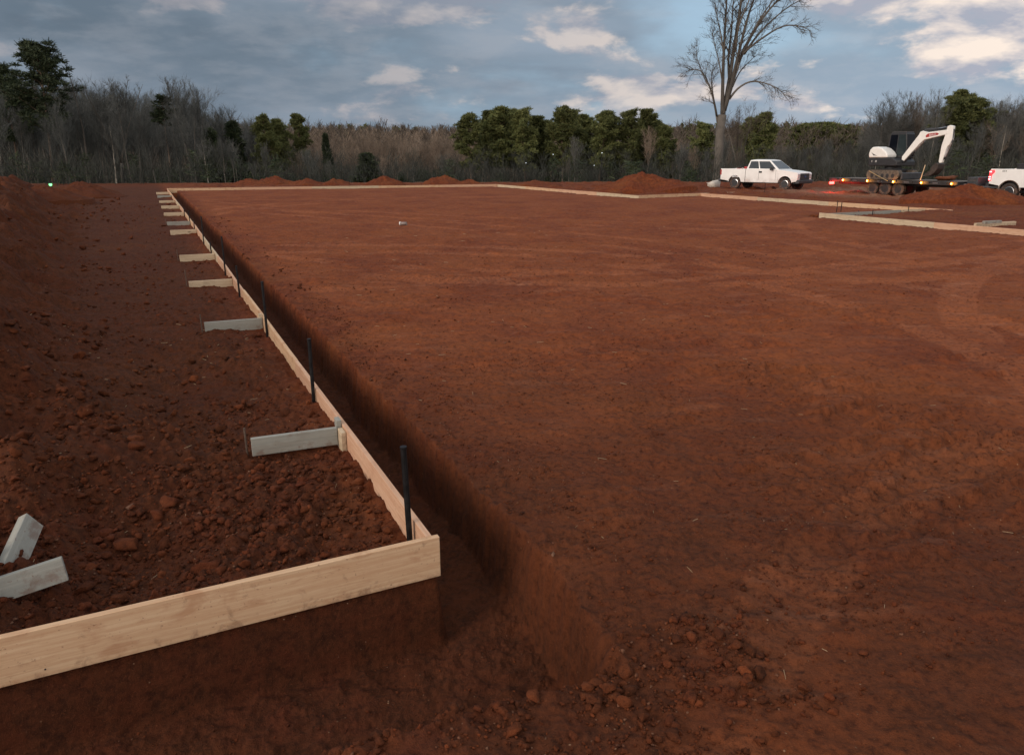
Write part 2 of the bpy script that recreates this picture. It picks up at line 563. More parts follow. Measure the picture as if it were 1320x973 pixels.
def ground(x, y, fine=True, soil=False):
    x = np.asarray(x, float); y = np.asarray(y, float)
    rx, ry = x - ORG[0], y - ORG[1]
    u = rx * U_AX[0] + ry * U_AX[1]
    v = rx * V_AX[0] + ry * V_AX[1]
    r = np.hypot(x, y)
    ins = inside_slab(u, v)
    w1 = fbm(x, y, .9, 3); w2 = fbm(x + 40, y - 7, 6.0, 3)
    wl = fbm(x, y, .12, 3)
    # ---- the pad and the footing trench inside the forms
    v_edge = .585 + .022 * fbm(x, y, 13.0, 2) + .05 * w1 + .035 * w2 - .13 * sstep(-u, .2, 1.6)
    u_edge = -1.28 + .05 * w1 + .05 * w2 - .12 * sstep(v, -.6, .6)
    d_edge = np.maximum(v - v_edge, u_edge - u)
    d_far = np.minimum.reduce([seg_dist(u, v, SLAB[i], SLAB[i + 1]) for i in range(2, 8)]) - .62 - .06 * w1 - .05 * w2
    d_pad = np.minimum(d_edge, d_far)
    wall_w = .05 + .03 * w2 + .025 * sstep(-u, -1.2, .2) * (1 + 1.2 * w1) + .25 * sstep(-u, .9, 1.4)
    pad = -.115 + .03 * wl + .018 * w1 - .05 * sstep(.5 - d_pad, 0, .5) * sstep(w1, -.2, .5)
    bot = -.70 + .03 * w1 + .02 * w2
    bot = bot + .06 * sstep(d_pad, -.60, -.05) * sstep(u, -.6, .3)
    k = sstep(d_pad, -wall_w, .02)
    z_in = bot + (pad - bot) * k
    d_frm = np.minimum.reduce([seg_dist(u, v, SLAB[i], SLAB[i + 1]) for i in range(0, 2)])
    z_in = np.where(d_frm < .4, np.maximum(z_in, -.245 + (bot + .245) * sstep(d_frm + .006 * w2 + .012 * w1, .0, .08)), z_in)
    # ---- backfill outside the long form, heaped between the kickers
    z_out = np.full(u.shape, -.17) + .05 * w1
    near = np.exp(-np.maximum(-v - .12, 0) / .38) * (v < .2)
    ku = np.array(KICK_U + [53.5, 58])
    idx = np.searchsorted(ku, u)
    nxt = ku[np.clip(idx, 0, len(ku) - 1)]
    prv = np.where(idx > 0, ku[np.clip(idx - 1, 0, len(ku) - 1)], 0.25)
    since = u - prv; until = nxt - u
    hi = .065 * sstep(until, .05, 1.15) * (0.35 + .65 * np.exp(-np.maximum(since, 0) / 1.2)) + .035 * w2
    hi = np.where(idx == 0, .10 * sstep(until, .25, .9) * sstep(u, .9, 1.9) - .015 + .05 * w2, hi)
    kick = -.19 + .17 * sstep(since, -.01, .03) * (idx > 0) * np.exp(-since / .45)
    z_near = np.maximum(-.19 + hi, kick)
    z_out = z_out * (1 - near) + z_near * near
    z_out = np.where(u < 2.2, z_out - .05 * np.exp(-((v + .7) / .5) ** 2) * sstep(u, .1, .5), z_out)
    # spoil heaps on the left
    z_out += .85 * bump(u, v, 4.4, -3.5, 2.0, 1.2) * (1 + .7 * w1) + .36 * bump(u, v, 2.4, -3.2, 1.0, .9) + .22 * bump(u, v, 7.5, -4.6, 2.0, 1.2)
    z_out -= .16 * bump(u, v, 1.0, -1.75, .55, .5) + .10 * bump(u, v, 5.2, -1.4, 2.2, .35)
    z_out += .15 * bump(u, v, 2.6, -1.9, .7, .6) + .10 * bump(u, v, 5.0, -.45, .5, .3)
    z_out += (.95 + .55 * w1 + .5 * wl) * sstep(-v - (1.7 + .085 * u + .5 * wl + .35 * w1), 0, 2.0) * sstep(u, 4.5, 8.5) * sstep(62 - u, 0, 18)
    # ---- the yard beyond the right and back forms
    yard = -.10 + .10 * sstep(v, 23, 30) + .06 * wl + .05 * w1
    z_yard = yard + .12 * sstep(w1, .1, .6) * sstep(u, 15, 30)
    side = sstep(v, 0.5, 3.0)
    z_o = np.where(v < 0.3, z_out, z_out * (1 - side) + z_yard * side)
    z_o = np.where(v > 5, z_yard, z_o)
    z = np.where(ins, z_in, z_o)
    # just beyond the forms stay under the tops
    d_form = np.minimum.reduce([seg_dist(u, v, SLAB[i], SLAB[i + 1]) for i in range(1, 8)])
    lim = -.055 + .5 * np.maximum(d_form - .06, 0)
    z = np.where(ins | (v < .3), z, np.minimum(z, lim))
    d_f2 = np.minimum.reduce([seg_dist(u, v, SLAB[i], SLAB[i + 1]) for i in range(2, 8)])
    z = np.where(~ins, np.minimum(z, -.34 + 1.1 * np.maximum(d_f2 - .10, 0)), np.where(d_f2 < .10 + .003 * r, bot, z))
    # no soil swallows the front board
    z = np.where((~ins) & (u < .12) & (u > -.05), np.minimum(z, -.13 + .03 * w2), z)
    # ---- the land falls away beyond the pad and rises to a far ridge
    dist = np.maximum(y - 63 - .06 * x, (-v - 10.5 + 1.5 * wl) * .9)
    dist = np.maximum(dist, (x - 60) * .8)
    dist = np.maximum(dist, -y - 40)
    drop = np.maximum(dist, 0)
    fall = -.052 * drop * sstep(drop, 0, 25)
    fall = np.maximum(fall, -9 + 2.5 * fbm(x, y, .008, 2))
    ridge = 12 * sstep(r, 190, 430) + 12 * sstep(r, 430, 800) * (1 + .5 * fbm(x, y, .004, 2))
    out = sstep(drop, 0, 6)
    z = z * (1 - out) + (-.1 + .12 * w1) * out + fall + ridge * (r > 150)
    # ---- surface texture
    if fine:
        nearf = sstep(60 - r, 0, 30)
        tread = np.zeros_like(u); sum_band = np.zeros_like(u)
        packed = (ins & (d_pad > .15)).astype(float) * sstep(d_pad, .1, .7)
        # curved track marks left by a tracked loader
        for cx, cy, rad, wd, ph in [(-4, 9, 9.6, .30, 0), (-4, 9, 11.0, .30, 1.3), (9.5, -3.0, 9.0, .28, .4), (9.5, -3.0, 10.3, .28, 2.1),
                                    (22, 3.5, 17.0, .32, 0), (22, 3.5, 15.5, .32, .7), (3.0, 30.0, 15.0, .32, .2), (3.0, 30.0, 16.4, .32, .2),
                                    (20, 22, 11.0, .32, .3), (20, 22, 12.4, .32, .9), (14, -8, 13.5, .3, .3), (14, -8, 14.9, .3, 1.0),
                                    (-30, 80, 72.0, .22, .1), (-30, 80, 73.8, .22, .6), (60, -30, 62.0, .22, .9), (60, -30, 63.8, .22, 1.1), (-45, -20, 62, .24, .4), (-45, -20, 63.8, .24, .2), (30, 90, 68, .22, .5), (30, 90, 69.8, .22, .8)]:
            rr = np.hypot(x - cx, y - cy); an = np.arctan2(y - cy, x - cx)
            band = sstep(wd - np.abs(rr - rad + .05 * w1), 0, .07)
            s = np.sin(an * rad * 2 * np.pi / .17 + ph + 1.2 * w2)
            keep = sstep(fbm(x + 3 * ph, y, .45, 2), -.28, .12)
            sum_band = np.maximum(sum_band, band * keep)
            tread = tread + band * keep * (.011 * sstep(s, -.3, .7) - .013)
        trk = sum_band
        z = z + tread * packed * nearf
        rough = fbm(x, y, 2.2, 5, .62)
        lump = np.maximum(fbm(x + 5, y + 11, 7.0, 4, .6), -.1)
        z = z + packed * nearf * (.024 * rough + .032 * np.maximum(fbm(x * .6 + y * .5, y * .9 - x * .2, 5.0, 4, .6), 0))
        loose = np.where(ins, (1 - packed) * .6, 1.0)
        edge = np.exp(-np.abs(d_pad) / .3) * ins
        z = z + (loose * .042 + .02 * edge) * lump * (.35 + .65 * nearf) + loose * .02 * rough
        # chunks of clay pressed up and torn by the tracks, mostly on the right foreground
        ca, sa = math.cos(.5), math.sin(.5)
        xr_, yr_ = x * ca + y * sa, -x * sa + y * ca
        ch = fbm(xr_ * 1.6, yr_ * 3.6, 1.0, 3, .5) + .35 * fbm(x, y, 8.0, 2)
        zone = np.clip(.35 + .65 * sstep(x, .5, 3.5) * sstep(13 - y, 0, 6), 0, 1) * sstep(fbm(x + 9, y, .5, 2), -.35, .25)
        z = z + packed * nearf * zone * (.034 * sstep(ch, .02, .20) + .03 * sstep(ch, .26, .34) - .022 * sstep(-ch, .12, .3))
        # heaped lumps over the spoil bank on the left
        hb = np.where(ins, 0, sstep(-v - 1.4 - .06 * u, 0, 1.2)) * sstep(60 - r, 0, 20)
        z = z + hb * (.42 * np.maximum(fbm(x, y, .85, 3, .55), -.25) + .16 * np.maximum(fbm(x + 31, y, 2.4, 3, .6), -.1))
        m = (r < 16) & (~ins)
        if m.any():
            wv = worley(x[m], y[m], 7.0); wv2 = worley(x[m] + 3, y[m] + 8, 15.0)
            z[m] += (np.clip(.55 - wv, 0, 1) * .11 * sstep(w1[m] + .5 * w2[m], -.25, .35) + np.clip(.5 - wv2, 0, 1) * .03) * sstep(-v[m], .1, .5) * sstep(16 - r[m], 0, 6)
    if not soil:
        return z
    spoil = np.where(ins, (1 - k) * 1.1 + k * .85 * sstep(10.5 - r, 0, 7.5) * sstep(wl + .3 * w1, -.6, .15), sstep(-v, -.3, .8) * .95 + .1)  # pad term darkens toward the camera: exposure falloff painted into the soil colour
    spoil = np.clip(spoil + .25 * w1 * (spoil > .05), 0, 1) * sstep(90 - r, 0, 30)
    packed_c = (ins & (d_pad > .1)).astype(float) * sstep(d_pad, .1, .7) * (.62 + .38 * trk)
    gravel = sstep(1 - np.hypot((x - 24.5) / 9.0, (y - 46) / 8.5) + .35 * w1, -.05, .4)
    packed = packed_c
    forest = sstep(drop + 3 * w1, 4, 12)
    return z, np.stack([spoil, gravel, packed, 1 - forest], -1)


def gz_at(x, y, fine=False):
    return float(ground(np.array([x]), np.array([y]), fine)[0])


def set_soil_attr(me, colr):
    a = me.color_attributes.new('soil', 'FLOAT_COLOR', 'POINT')
    a.data.foreach_set('color', np.asarray(colr, np.float32).ravel())


th = np.concatenate([np.linspace(-180, -40, 70, endpoint=False), np.linspace(-40, 40, 880, endpoint=False), np.linspace(40, 180, 70, endpoint=False)])
rad = np.concatenate([np.linspace(.05, 1.7, 24, endpoint=False), np.exp(np.linspace(math.log(1.7), math.log(75), 880, endpoint=False)), np.exp(np.linspace(math.log(75), math.log(3500), 90))])
TH, RD = np.meshgrid(np.radians(th), rad)
GX, GY = RD * np.sin(TH), RD * np.cos(TH)
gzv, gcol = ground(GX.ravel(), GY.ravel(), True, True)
nt, nr = len(th), len(rad)
ii = np.arange(nr * nt).reshape(nr, nt)
qa = ii[:-1]; qb = ii[1:]
faces = np.stack([qa, np.roll(qa, -1, 1), np.roll(qb, -1, 1), qb], -1).reshape(-1, 4)
gobj = np_mesh('ground', np.stack([GX.ravel(), GY.ravel(), gzv], -1), faces[:, ::-1], SOIL, smooth=True)
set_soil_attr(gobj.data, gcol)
tag(gobj, kind='structure')

# ------------------------------------------------------------------ form boards
BT = .038                                       # thickness of a form board


def plank(length, h, t, mat, name, seed=0, warp=.004):
    """one board: local x along it, origin at mid-length on its lower edge; a little crook and eased arrises"""
    rs = np.random.default_rng(seed)
    n = max(3, int(length / .25))
    xs = np.linspace(-length / 2, length / 2, n)
    a, b = rs.normal(0, warp, 2); ph = rs.uniform(0, 6, 2)
    m = MB()
    vs = []
    for x in xs:
        oy = a * math.sin(x * 1.1 + ph[0]); oz = b * math.sin(x * .9 + ph[1]) * .7
        vs += [(x, -t / 2 + oy, oz), (x, t / 2 + oy, oz), (x, t / 2 + oy, h + oz), (x, -t / 2 + oy, h + oz)]
    fs = [(0, 1, 2, 3), tuple(4 * (n - 1) + k for k in (3, 2, 1, 0))]
    for i in range(n - 1):
        o = 4 * i
        fs += [(o + k, o + 4 + k, o + 4 + (k + 1) % 4, o + (k + 1) % 4) for k in range(4)]
    m.add(vs, fs)
    return m.build(name, mat, bevel=.0025, seg=1, ang=50)


def lay(o, a, b, z=0.0, h=0.0):
    """stand a plank on edge from a to b with its top at z"""
    mid = (a + b) / 2
    o.location = (mid.x, mid.y, z - h)
    o.rotation_euler = (0, 0, math.atan2(b.y - a.y, b.x - a.x))


ORD = ['nearest', 'second', 'third', 'fourth', 'fifth', 'sixth', 'seventh', 'eighth', 'ninth', 'tenth', 'eleventh', 'twelfth']


def run(a, b, h, mat, labels, group, out, seed, zt=0.0, seg=4.88, first=None, join=.004):
    """a row of boards butted end to end from a to b; out = sideways offset of the centre line"""
    L = (b - a).length; dr = (b - a) / L
    nrm = Vector((dr.y, -dr.x, 0)) * out
    s = 0.0; i = 0
    res = []
    while s < L - .05:
        e = min(L, s + (first if (i == 0 and first) else seg))
        if L - e < .9: e = L
        o = plank(e - s - join, h, BT, mat[i % len(mat)], 'form_board', seed + i)
        jig = .004 * math.sin(seed * 3.1 + i * 2.3)
        lay(o, a + dr * s + nrm, a + dr * e + nrm, zt + jig, h)
        tag(o, labels(i), 'form board', group)
        res.append(o); s = e; i += 1
    return res


HB = .262
# near board across the foreground and the stub beyond the frame
run(P(-.021, .035), P(-.06, -4.85), HB, [PINE_BOARD], lambda i: 'broad pale form board across the near left foreground above the trench', 'pale form boards of the foundation', 0.0, 5)
# the long left run
def left_label(i):
    return '%s board of the long left form run, counting away from the near corner' % ORD[i]
run(P(.002, -.019), P(54.4, -.019), HB, [PINE_PINK, PINE_BOARD, PINE_PINK, PALE_CUT], left_label, 'pale form boards of the foundation', 0.0, 20, seg=4.95, first=4.4)
# the back run, ground level rising a touch
BL = P(54.42, -.04); BR = P(*BACK_P[1])
def back_label(i):
    return '%s board from the left in the far back form run before the woods' % ['leftmost', 'second', 'third', 'fourth', 'fifth', 'sixth'][i]
run(BL + Vector((0, .02, 0)), BR + Vector((0, .02, 0)), .31, [PINE_BOARD, PINE_PINK, PALE_CUT], back_label, 'pale form boards of the foundation', 0.0, 40, zt=.01)
# from the back corner towards the camera
def jog_label(i):
    return '%s board of the form run slanting from the back corner down to the heap' % ['farthest', 'second', 'third', 'fourth'][i]
J0 = P(51.55, 23.83); J1 = P(32.45, 24.03)
run(J0, J1, .31, [PALE_CUT, PINE_BOARD, PINE_PINK], jog_label, 'pale form boards of the foundation', 0.0, 60)
def cross_label(i):
    return ['pine form board right below the big red dirt heap', 'pine form board whose free end sticks out below the white pickup'][i]
K0 = P(32.5, 24.06); K1 = P(33.5, 33.0)
run(K0, K1, .31, [PINE_BOARD, PALE_CUT], cross_label, 'pale form boards of the foundation', 0.0, 80, zt=.004)
def right_label(i):
    return '%s board of the form run below the pickup that ends free at the right' % ['farthest', 'second', 'third', 'nearest'][i]
M0 = P(33.1, 28.92); M1 = P(16.9, 28.95)
run(M0, M1, .31, [PINE_PINK, PALE_CUT, PINE_BOARD], right_label, 'pale form boards of the foundation', 0.0, 100)
def near_right_label(i):
    return '%s board of the nearest right form run leaving the right edge' % ['farthest', 'second', 'third', 'fourth', 'fifth'][i]
N0 = P(18.05, 22.6); N1 = P(2.0, 22.83)
run(N0, N1, .31, [PALE_CUT, PINE_PINK], near_right_label, 'pale form boards of the foundation', 0.0, 120, zt=.005)
# grey closing boards between the two right runs
GC = [(22.9, 25.6), (25.65, 27.3), (27.35, 28.86)]
for i, (va, vb) in enumerate(GC):
    a = P(17.95 + .05 * i, va); b = P(18.0 + .05 * i, vb)
    o = plank((b - a).length, .24, BT, [GREY_BOARD, GREY_BOARD, PALE_CUT][i], 'form_board', 150 + i)
    lay(o, a, b, -.02, .24)
    tag(o, ['weathered grey form board joining the two right runs at its left end', 'weathered grey form board between the two right runs, in the middle', 'short pale form board at the right end of the grey cross boards'][i], 'form board', 'pale form boards of the foundation')

# ------------------------------------------------------------------ kickers that brace the long form
KCOL = [GREY_BOARD, GREY_BOARD, PALE_CUT, PALE_CUT, PALE_CUT, GREY_BOARD, PALE_CUT, PALE_CUT, PALE_CUT, GREY_BOARD, PALE_CUT]
KNAME = ['grey', 'grey', 'tan', 'tan', 'tan', 'grey', 'tan', 'tan', 'pale', 'grey', 'pale']
for i, ku_ in enumerate(KICK_U):
    skew = .06 if i == 0 else (.30 if i == 1 else .2) * .12
    a = P(ku_ + skew, -.80 if i else -.77); b = P(ku_, -.045)
    if i == 0:
        a = P(ku_ - .02, -.77); b = P(ku_ - .06, -.085)
    o = plank((b - a).length, .155 if i else .15, .04, KCOL[i], 'kicker_board', 200 + i, .002)
    tz = -.015 if i else -.02
    lay(o, a, b, tz - (.03 if i in (2, 5, 8) else 0), .155 if i else .15)
    tag(o, '%s kicker brace stuck out from the long left form, %s from the camera' % (KNAME[i], ORD[i]), 'brace board', 'kicker braces along the left form')
# upright cleats where the two nearest kickers meet the form
for i, (ku_, mat_, lab) in enumerate([(2.2, GREY_BOARD, 'grey upright cleat on the form at the nearest kicker brace'), (2.06, PALE_CUT, 'tan wood block wedged against the form beside the grey cleat'),
                                      (7.0, PALE_CUT, 'tan upright cleat on the form at the second kicker brace')]):
    m = MB().box((0, 0, 0), (.09 if i != 1 else .13, .04, .27 if i != 1 else .20))
    o = m.build('cleat', mat_, bevel=.003)
    p = P(ku_, -.061)
    o.location = (p.x, p.y, -.10 if i != 1 else -.125)
    o.rotation_euler = (0, R(3 * (i - 1)), YAW_U)
    tag(o, lab, 'wood block', 'cleats on the left form')

# ------------------------------------------------------------------ steel form stakes
def stake(p, ztop, zbot, r, mat, lean, label, group, name='form_stake'):
    m = MB()
    L = ztop - zbot
    m.tube([(0, 0, 0), (0, 0, L * .55), (0, 0, L - .012), (0, 0, L)], [r * .95, r, r, r * 1.12], 10)
    if r > .012:                                 # mushroomed head and nail holes
        m.lathe([(r * 1.16, L - .006), (r * 1.16, L + .006), (.001, L + .010), (.001, L - .006)], (0, 0, 0), 'Z', 10)
    o = m.build(name, mat, smooth=False)
    o.location = (p.x, p.y, zbot)
    o.rotation_euler = (lean[0], lean[1], 0)
    return tag(o, label, 'stake', group)


ST = [(.22, .50, .0185), (3.27, .49, .0175), (6.4, .57, .0165), (9.6, .37, .016), (12.2, .62, .0155), (15.6, .17, .015), (18.4, .58, .0155), (22.6, .16, .015), (25.3, .29, .015), (29.0, .18, .015)]
SN = ['tall black steel stake standing inside the near corner of the forms', 'tall dark steel stake between the first and second kicker braces',
      'slim tall steel stake just this side of the second kicker brace', 'shorter dark steel stake between the second and third kickers', 'tall leaning thin steel stake at the third kicker brace',
      'short steel stake peeping over the form before the fourth kicker', 'tall thin stake alone halfway down the left form', 'short stub of a stake past the tall thin one', 'small far stake near the sixth kicker brace', 'farthest small stake against the left form']
for (su, zt_, r_), lab in zip(ST, SN):
    random.seed(int(su * 100))
    stake(P(su, -.06), zt_, -.62, r_, STEEL, (random.uniform(-.02, .02), random.uniform(-.025, .01)), lab, 'steel stakes along the left form')
KS = [(0, -.80, .06), (1, -.83, .10), (2, -.83, .17), (3, -.83, .12), (5, -.83, .05)]
for i, kv, zt_ in KS:
    stake(P(KICK_U[i] + .02, kv), zt_, -.5, .008, RUST, (.01, -.01), 'thin rusty rod at the outer end of the %s kicker brace' % ORD[i], 'thin rods at the kicker ends', 'steel_rod')
for x, yb, yt, lab in [(1078, 276, 259, 'left of the pair of thin dark stakes by the right form runs'), (1083.5, 276, 261, 'right of the pair of thin dark stakes by the right form runs'),
                       (1106, 279, 272, 'short stake behind the near right board, left of the grey boards'), (1124, 281, 271, 'stake against the grey cross board'),
                       (1170, 277, 266.5, 'stake at the right end of the grey cross boards'), (985, 254, 236, 'thin marker stake in the red dirt in front of the white pickup')]:
    X, Y = at_z(x, yb, -.2)
    zt_ = at_y(x, yt, Y)[2]
    stake(Vector((X, Y, 0)), zt_, -.5, .016, STEEL, (0, 0), lab, 'dark stakes by the right forms')

# ------------------------------------------------------------------ loose lumber
def stick(a, b, w, t, mat, roll, label, group, name='lumber_piece'):
    a, b = Vector(a), Vector(b)
    L = (b - a).length
    o = plank(L, w, t, mat, name, int(L * 1000))
    for vtx in o.data.vertices: vtx.co.z -= w / 2
    q = (b - a).to_track_quat('X', 'Z')
    o.rotation_mode = 'QUATERNION'
    o.rotation_quaternion = q @ Matrix.Rotation(roll, 3, 'X').to_quaternion()
    o.location = (a + b) / 2
    return tag(o, label, 'lumber', group)
stick((*at_z(40, 672, .07), .07), (*at_z(-4, 770, -.10), -.10), .13, .06, GREY_BOARD, R(28), 'weathered grey offcut standing up out of the dirt at the left edge', 'grey lumber offcuts at the left edge')
stick((*at_z(84, 732, .015), .015), (*at_z(-90, 790, -.05), -.05), .13, .06, GREY_BOARD, R(16), 'weathered grey offcut lying across the other one at the left edge', 'grey lumber offcuts at the left edge')
def ground_stick(x0, y0, x1, y1, z0, w, t, mat, label):
    X0, Y0 = at_z(x0, y0, z0); X1, Y1 = at_z(x1, y1, z0)
    return stick((X0, Y0, z0), (X1, Y1, z0), w, t, mat, 0, label, 'lumber offcuts behind the right form')
ground_stick(1257, 290.5, 1308, 288, -.03, .14, .10, PALE_CUT, 'pale lumber offcut lying on the dirt behind the right form')
ground_stick(1268, 287, 1290, 286, .09, .09, .09, GREY_BOARD, 'short lumber block lying on top of the pale offcut behind the right form')

# the stub of white pipe lying on the pad
cx_, cy_ = at_z(520, 288, -.06)
pp = empty('pipe_stub', (cx_, cy_, gz_at(cx_, cy_) + .055), R(170), 'short pale pipe stub with one white end lying alone on the red pad', 'pipe')
m = MB(); m.lathe([(.055, -.12), (.055, .12), (.047, .12), (.047, -.12)], (0, 0, 0), 'X', 18)
m.build('pipe_wall', simple('grey_pipe', (.22, .17, .15), .5), pp, smooth=True)
m = MB(); m.lathe([(.062, .10), (.062, .135), (.012, .137), (.012, .10)], (0, 0, 0), 'X', 18)
m.build('end_cap', simple('white_cap', (.75, .72, .68), .4), pp)

# ------------------------------------------------------------------ dirt heaps
def mound(px, Y, w, ztop, seed, label, lobes=1, name='dirt_mound', depth=None, sp=.15, nseg=72):
    X = at_y(px, 230, Y)[0]
    zb = gz_at(X, Y)
    h = ztop - zb
    rs = np.random.default_rng(seed)
    na, nrr = nseg, int(nseg * .5)
    a = np.linspace(0, 2 * np.pi, na, endpoint=False)
    rr = np.linspace(0, 1, nrr + 1)[1:]
    A_, R_ = np.meshgrid(a, rr)
    x = (R_ * np.cos(A_)).ravel() * w / 2; y = (R_ * np.sin(A_)).ravel() * (depth or w) / 2
    r = R_.ravel()
    n = fbm(x + seed * 3.7, y - seed * 1.9, 1.6 / max(.6, w * .3), 4)
    f = fbm(x + seed, y + seed * 5, 3.5, 5, .6)
    ang = np.arctan2(y, x)
    wob = 1 + .30 * perlin(np.cos(ang) * 1.6 + seed * 5.1, np.sin(ang) * 1.6 - seed * 2.3) * 2 + .10 * perlin(np.cos(ang) * 5 + seed, np.sin(ang) * 5) * 2
    re = np.clip(r * wob, 0, 1)
    prof = np.clip(1.06 - np.sqrt(re * re + .012), 0, 1) ** 1.1 * (1 + .30 * n)
    z = h * prof * np.clip((1 - r) * 8, 0, 1)
    for k in range(lobes - 1):
        ox, oy = rs.uniform(-.3, .3) * w, rs.uniform(-.15, .15) * w
        z = np.maximum(z, h * rs.uniform(.55, .85) * np.clip(1 - np.hypot(x - ox, y - oy) / (w * .33), 0, 1) * (1 + .2 * n))
    z = z + f * .075 * min(1, h) * np.clip((1 - r) * 6, 0, 1) + np.maximum(fbm(x, y, 8, 2), 0) * .05 * np.clip((1 - r) * 6, 0, 1)
    z = np.where(r > .97, -.35, z)
    v = np.concatenate([[[0, 0, h * (1 + .2 * n[0])]], np.stack([x, y, z], -1)])
    fs = []
    for j in range(nrr - 1):
        for k in range(na):
            k2 = (k + 1) % na
            fs.append((1 + j * na + k, 1 + (j + 1) * na + k, 1 + (j + 1) * na + k2, 1 + j * na + k2))
    for k in range(na):
        fs.append((0, 1 + k, 1 + (k + 1) % na, 1 + (k + 1) % na))
    me_f = np.array(fs)
    m = MB(); m.v = [tuple(p) for p in v]; m.f = [tuple(dict.fromkeys(q)) for q in fs]
    o = m.build(name, SOIL, smooth=True)
    o.location = (X, Y, zb)
    set_soil_attr(o.data, np.tile([sp, 0, 0, 1], (len(v), 1)))
    return tag(o, label, 'dirt heap', 'red dirt heaps around the pad')
mound(826, 49.5, 7.6, 1.10, 1, 'big red dirt heap left of the white pickup behind the form board', 3, depth=5, nseg=110)
mound(1250, 36.3, 6.4, .85, 2, 'broad red dirt heap in front of the trailer tongue and right truck', 3, depth=3.2, sp=.05, nseg=110)
for i, (px, Y, w, zt_, lab) in enumerate([(322, 62, 3.4, .42, 'small red dirt heap, leftmost behind the back form'), (352, 62.5, 3.8, .58, 'second red dirt heap from the left behind the back form'),
        (395, 62, 3.0, .42, 'low red dirt heap right of the two leftmost behind the back form'), (431, 62.5, 2.6, .38, 'lowest small red dirt heap behind the middle of the back form'),
        (494, 62, 3.8, .60, 'pointed red dirt heap alone behind the middle of the back form'), (573, 62.5, 3.8, .66, 'tall peaked red dirt heap just left of the pines behind the back form'),
        (604, 62, 3.0, .35, 'low red dirt heap at the foot of the leftmost middle pine'), (690, 60, 4.5, .33, 'flat red dirt heap in front of the middle pines'), (102, 45, 5.2, .74, 'dark red dirt heap on the left skyline under the bare trees'),
        (56, 38, 4.4, .80, 'dark red dirt heap at the left skyline below the greenish lamp')]):
    mound(px, Y, w, zt_, 10 + i, lab, 2, sp=.25 if i < 8 else .8)

# ------------------------------------------------------------------ clods and stones
def clod_variants(n=10, sub=2):
    out = []
    for i in range(n):
        bm = bmesh.new()
        bmesh.ops.create_icosphere(bm, subdivisions=sub, radius=1)
        rs = np.random.default_rng(100 + i)
        dirs = rs.normal(size=(9, 3)); dirs /= np.linalg.norm(dirs, axis=1)[:, None]
        cut = rs.uniform(.55, .95, 9)
        vs = np.array([v.co[:] for v in bm.verts])
        for dd, c in zip(dirs, cut * .80):                # chop flat facets
            q = vs @ dd
            vs = vs - np.outer(np.maximum(q - c, 0), dd)
        vs = vs * rs.uniform(.75, 1.2, 3) * (1 + .14 * rs.normal(size=(len(vs), 1)))
        out.append((vs, np.array([[v.index for v in f.verts] for f in bm.faces])))
        bm.free()
    return out
CV1 = clod_variants(10, 1); CV2 = clod_variants(12, 2)
for i, (vs, fs) in enumerate(CV2):
    n_ = perlin(vs[:, 0] * 2.1 + i * 7, vs[:, 1] * 2.1 + vs[:, 2] * 1.7)
    CV2[i] = (vs * (1 + .16 * n_[:, None]), fs)


def scatter(name, pts, sizes, variants, mat, soilv, label=None):
    V, Fc, C = [], [], []
    o = 0
    for i, (p, s) in enumerate(zip(pts, sizes)):
        vs, fs = variants[rng.integers(len(variants))]
        q = rng.normal(size=4); q /= np.linalg.norm(q)
        w, x, y, z = q
        M = np.array([[1 - 2 * (y * y + z * z), 2 * (x * y - z * w), 2 * (x * z + y * w)], [2 * (x * y + z * w), 1 - 2 * (x * x + z * z), 2 * (y * z - x * w)], [2 * (x * z - y * w), 2 * (y * z + x * w), 1 - 2 * (x * x + y * y)]])
        vv = (vs @ M.T) * s * np.array([1, 1, .8]) + p
        V.append(vv); Fc.append(fs + o); o += len(vv)
        pale = s < .014 and rng.random() < .10
        C.append(np.tile([0 if pale else np.clip(soilv + rng.normal(0, .3), 0, 1), rng.uniform(.5, 1.0) if pale else 0, 0, 1], (len(vv), 1)))
    ob = np_mesh(name, np.concatenate(V), np.concatenate(Fc), mat)
    set_soil_attr(ob.data, np.concatenate(C))
    return tag(ob, kind='stuff')


def uvxy(u, v):
    return np.stack([ORG[0] + U_AX[0] * u + V_AX[0] * v, ORG[1] + U_AX[1] * u + V_AX[1] * v], -1)
def on_ground(xy, sizes, sink=.25):
    z = ground(xy[:, 0], xy[:, 1])
    return np.concatenate([xy, (z + sizes * (.8 - sink * 2))[:, None]], -1)
def power(n, lo, hi, k=2.2):
    t = rng.random(n)
    return lo * (1 - t * (1 - (lo / hi) ** k)) ** (-1 / k)

parts_xy, parts_s = [], []
def field(n, u0, u1, v0, v1, lo, hi, k=2.2, thr=None, f=1.6):
    u = rng.uniform(u0, u1, n); v = rng.uniform(v0, v1, n)
    xy = uvxy(u, v)
    if thr is not None:
        keep = fbm(xy[:, 0], xy[:, 1], f, 3) + rng.normal(0, .12, n) > thr
        xy = xy[keep]
    parts_xy.append(xy); parts_s.append(power(len(xy), lo, hi, k))
field(5200, .12, 3.6, -4.6, -.12, .008, .055, 1.8, -.1)       # backfill at the near corner
field(3200, .12, 2.1, -2.6, -.10, .008, .05, 1.7)
field(2800, 2.3, 7.0, -5.0, -.12, .009, .07, 2.0, -.05)
field(2600, 7.0, 16, -6.5, -.2, .011, .07, 2.0, -.05)
field(1500, 16, 40, -9, -.3, .018, .10, 2.0, .0)
field(3600, -2.0, -1.18, -2.3, 1.1, .006, .045, 1.9, -.25, 3)
field(700, 6, 46, -12, -2.6, .035, .17, 1.7, -.1, .6)
field(260, 2.3, 8, -5.5, -1.5, .03, .10, 1.8, -.1, 1)
field(420, .8, 6, -4.5, -.9, .022, .085, 1.6, -.1, 1)   # crumbs on the near lip of the trench
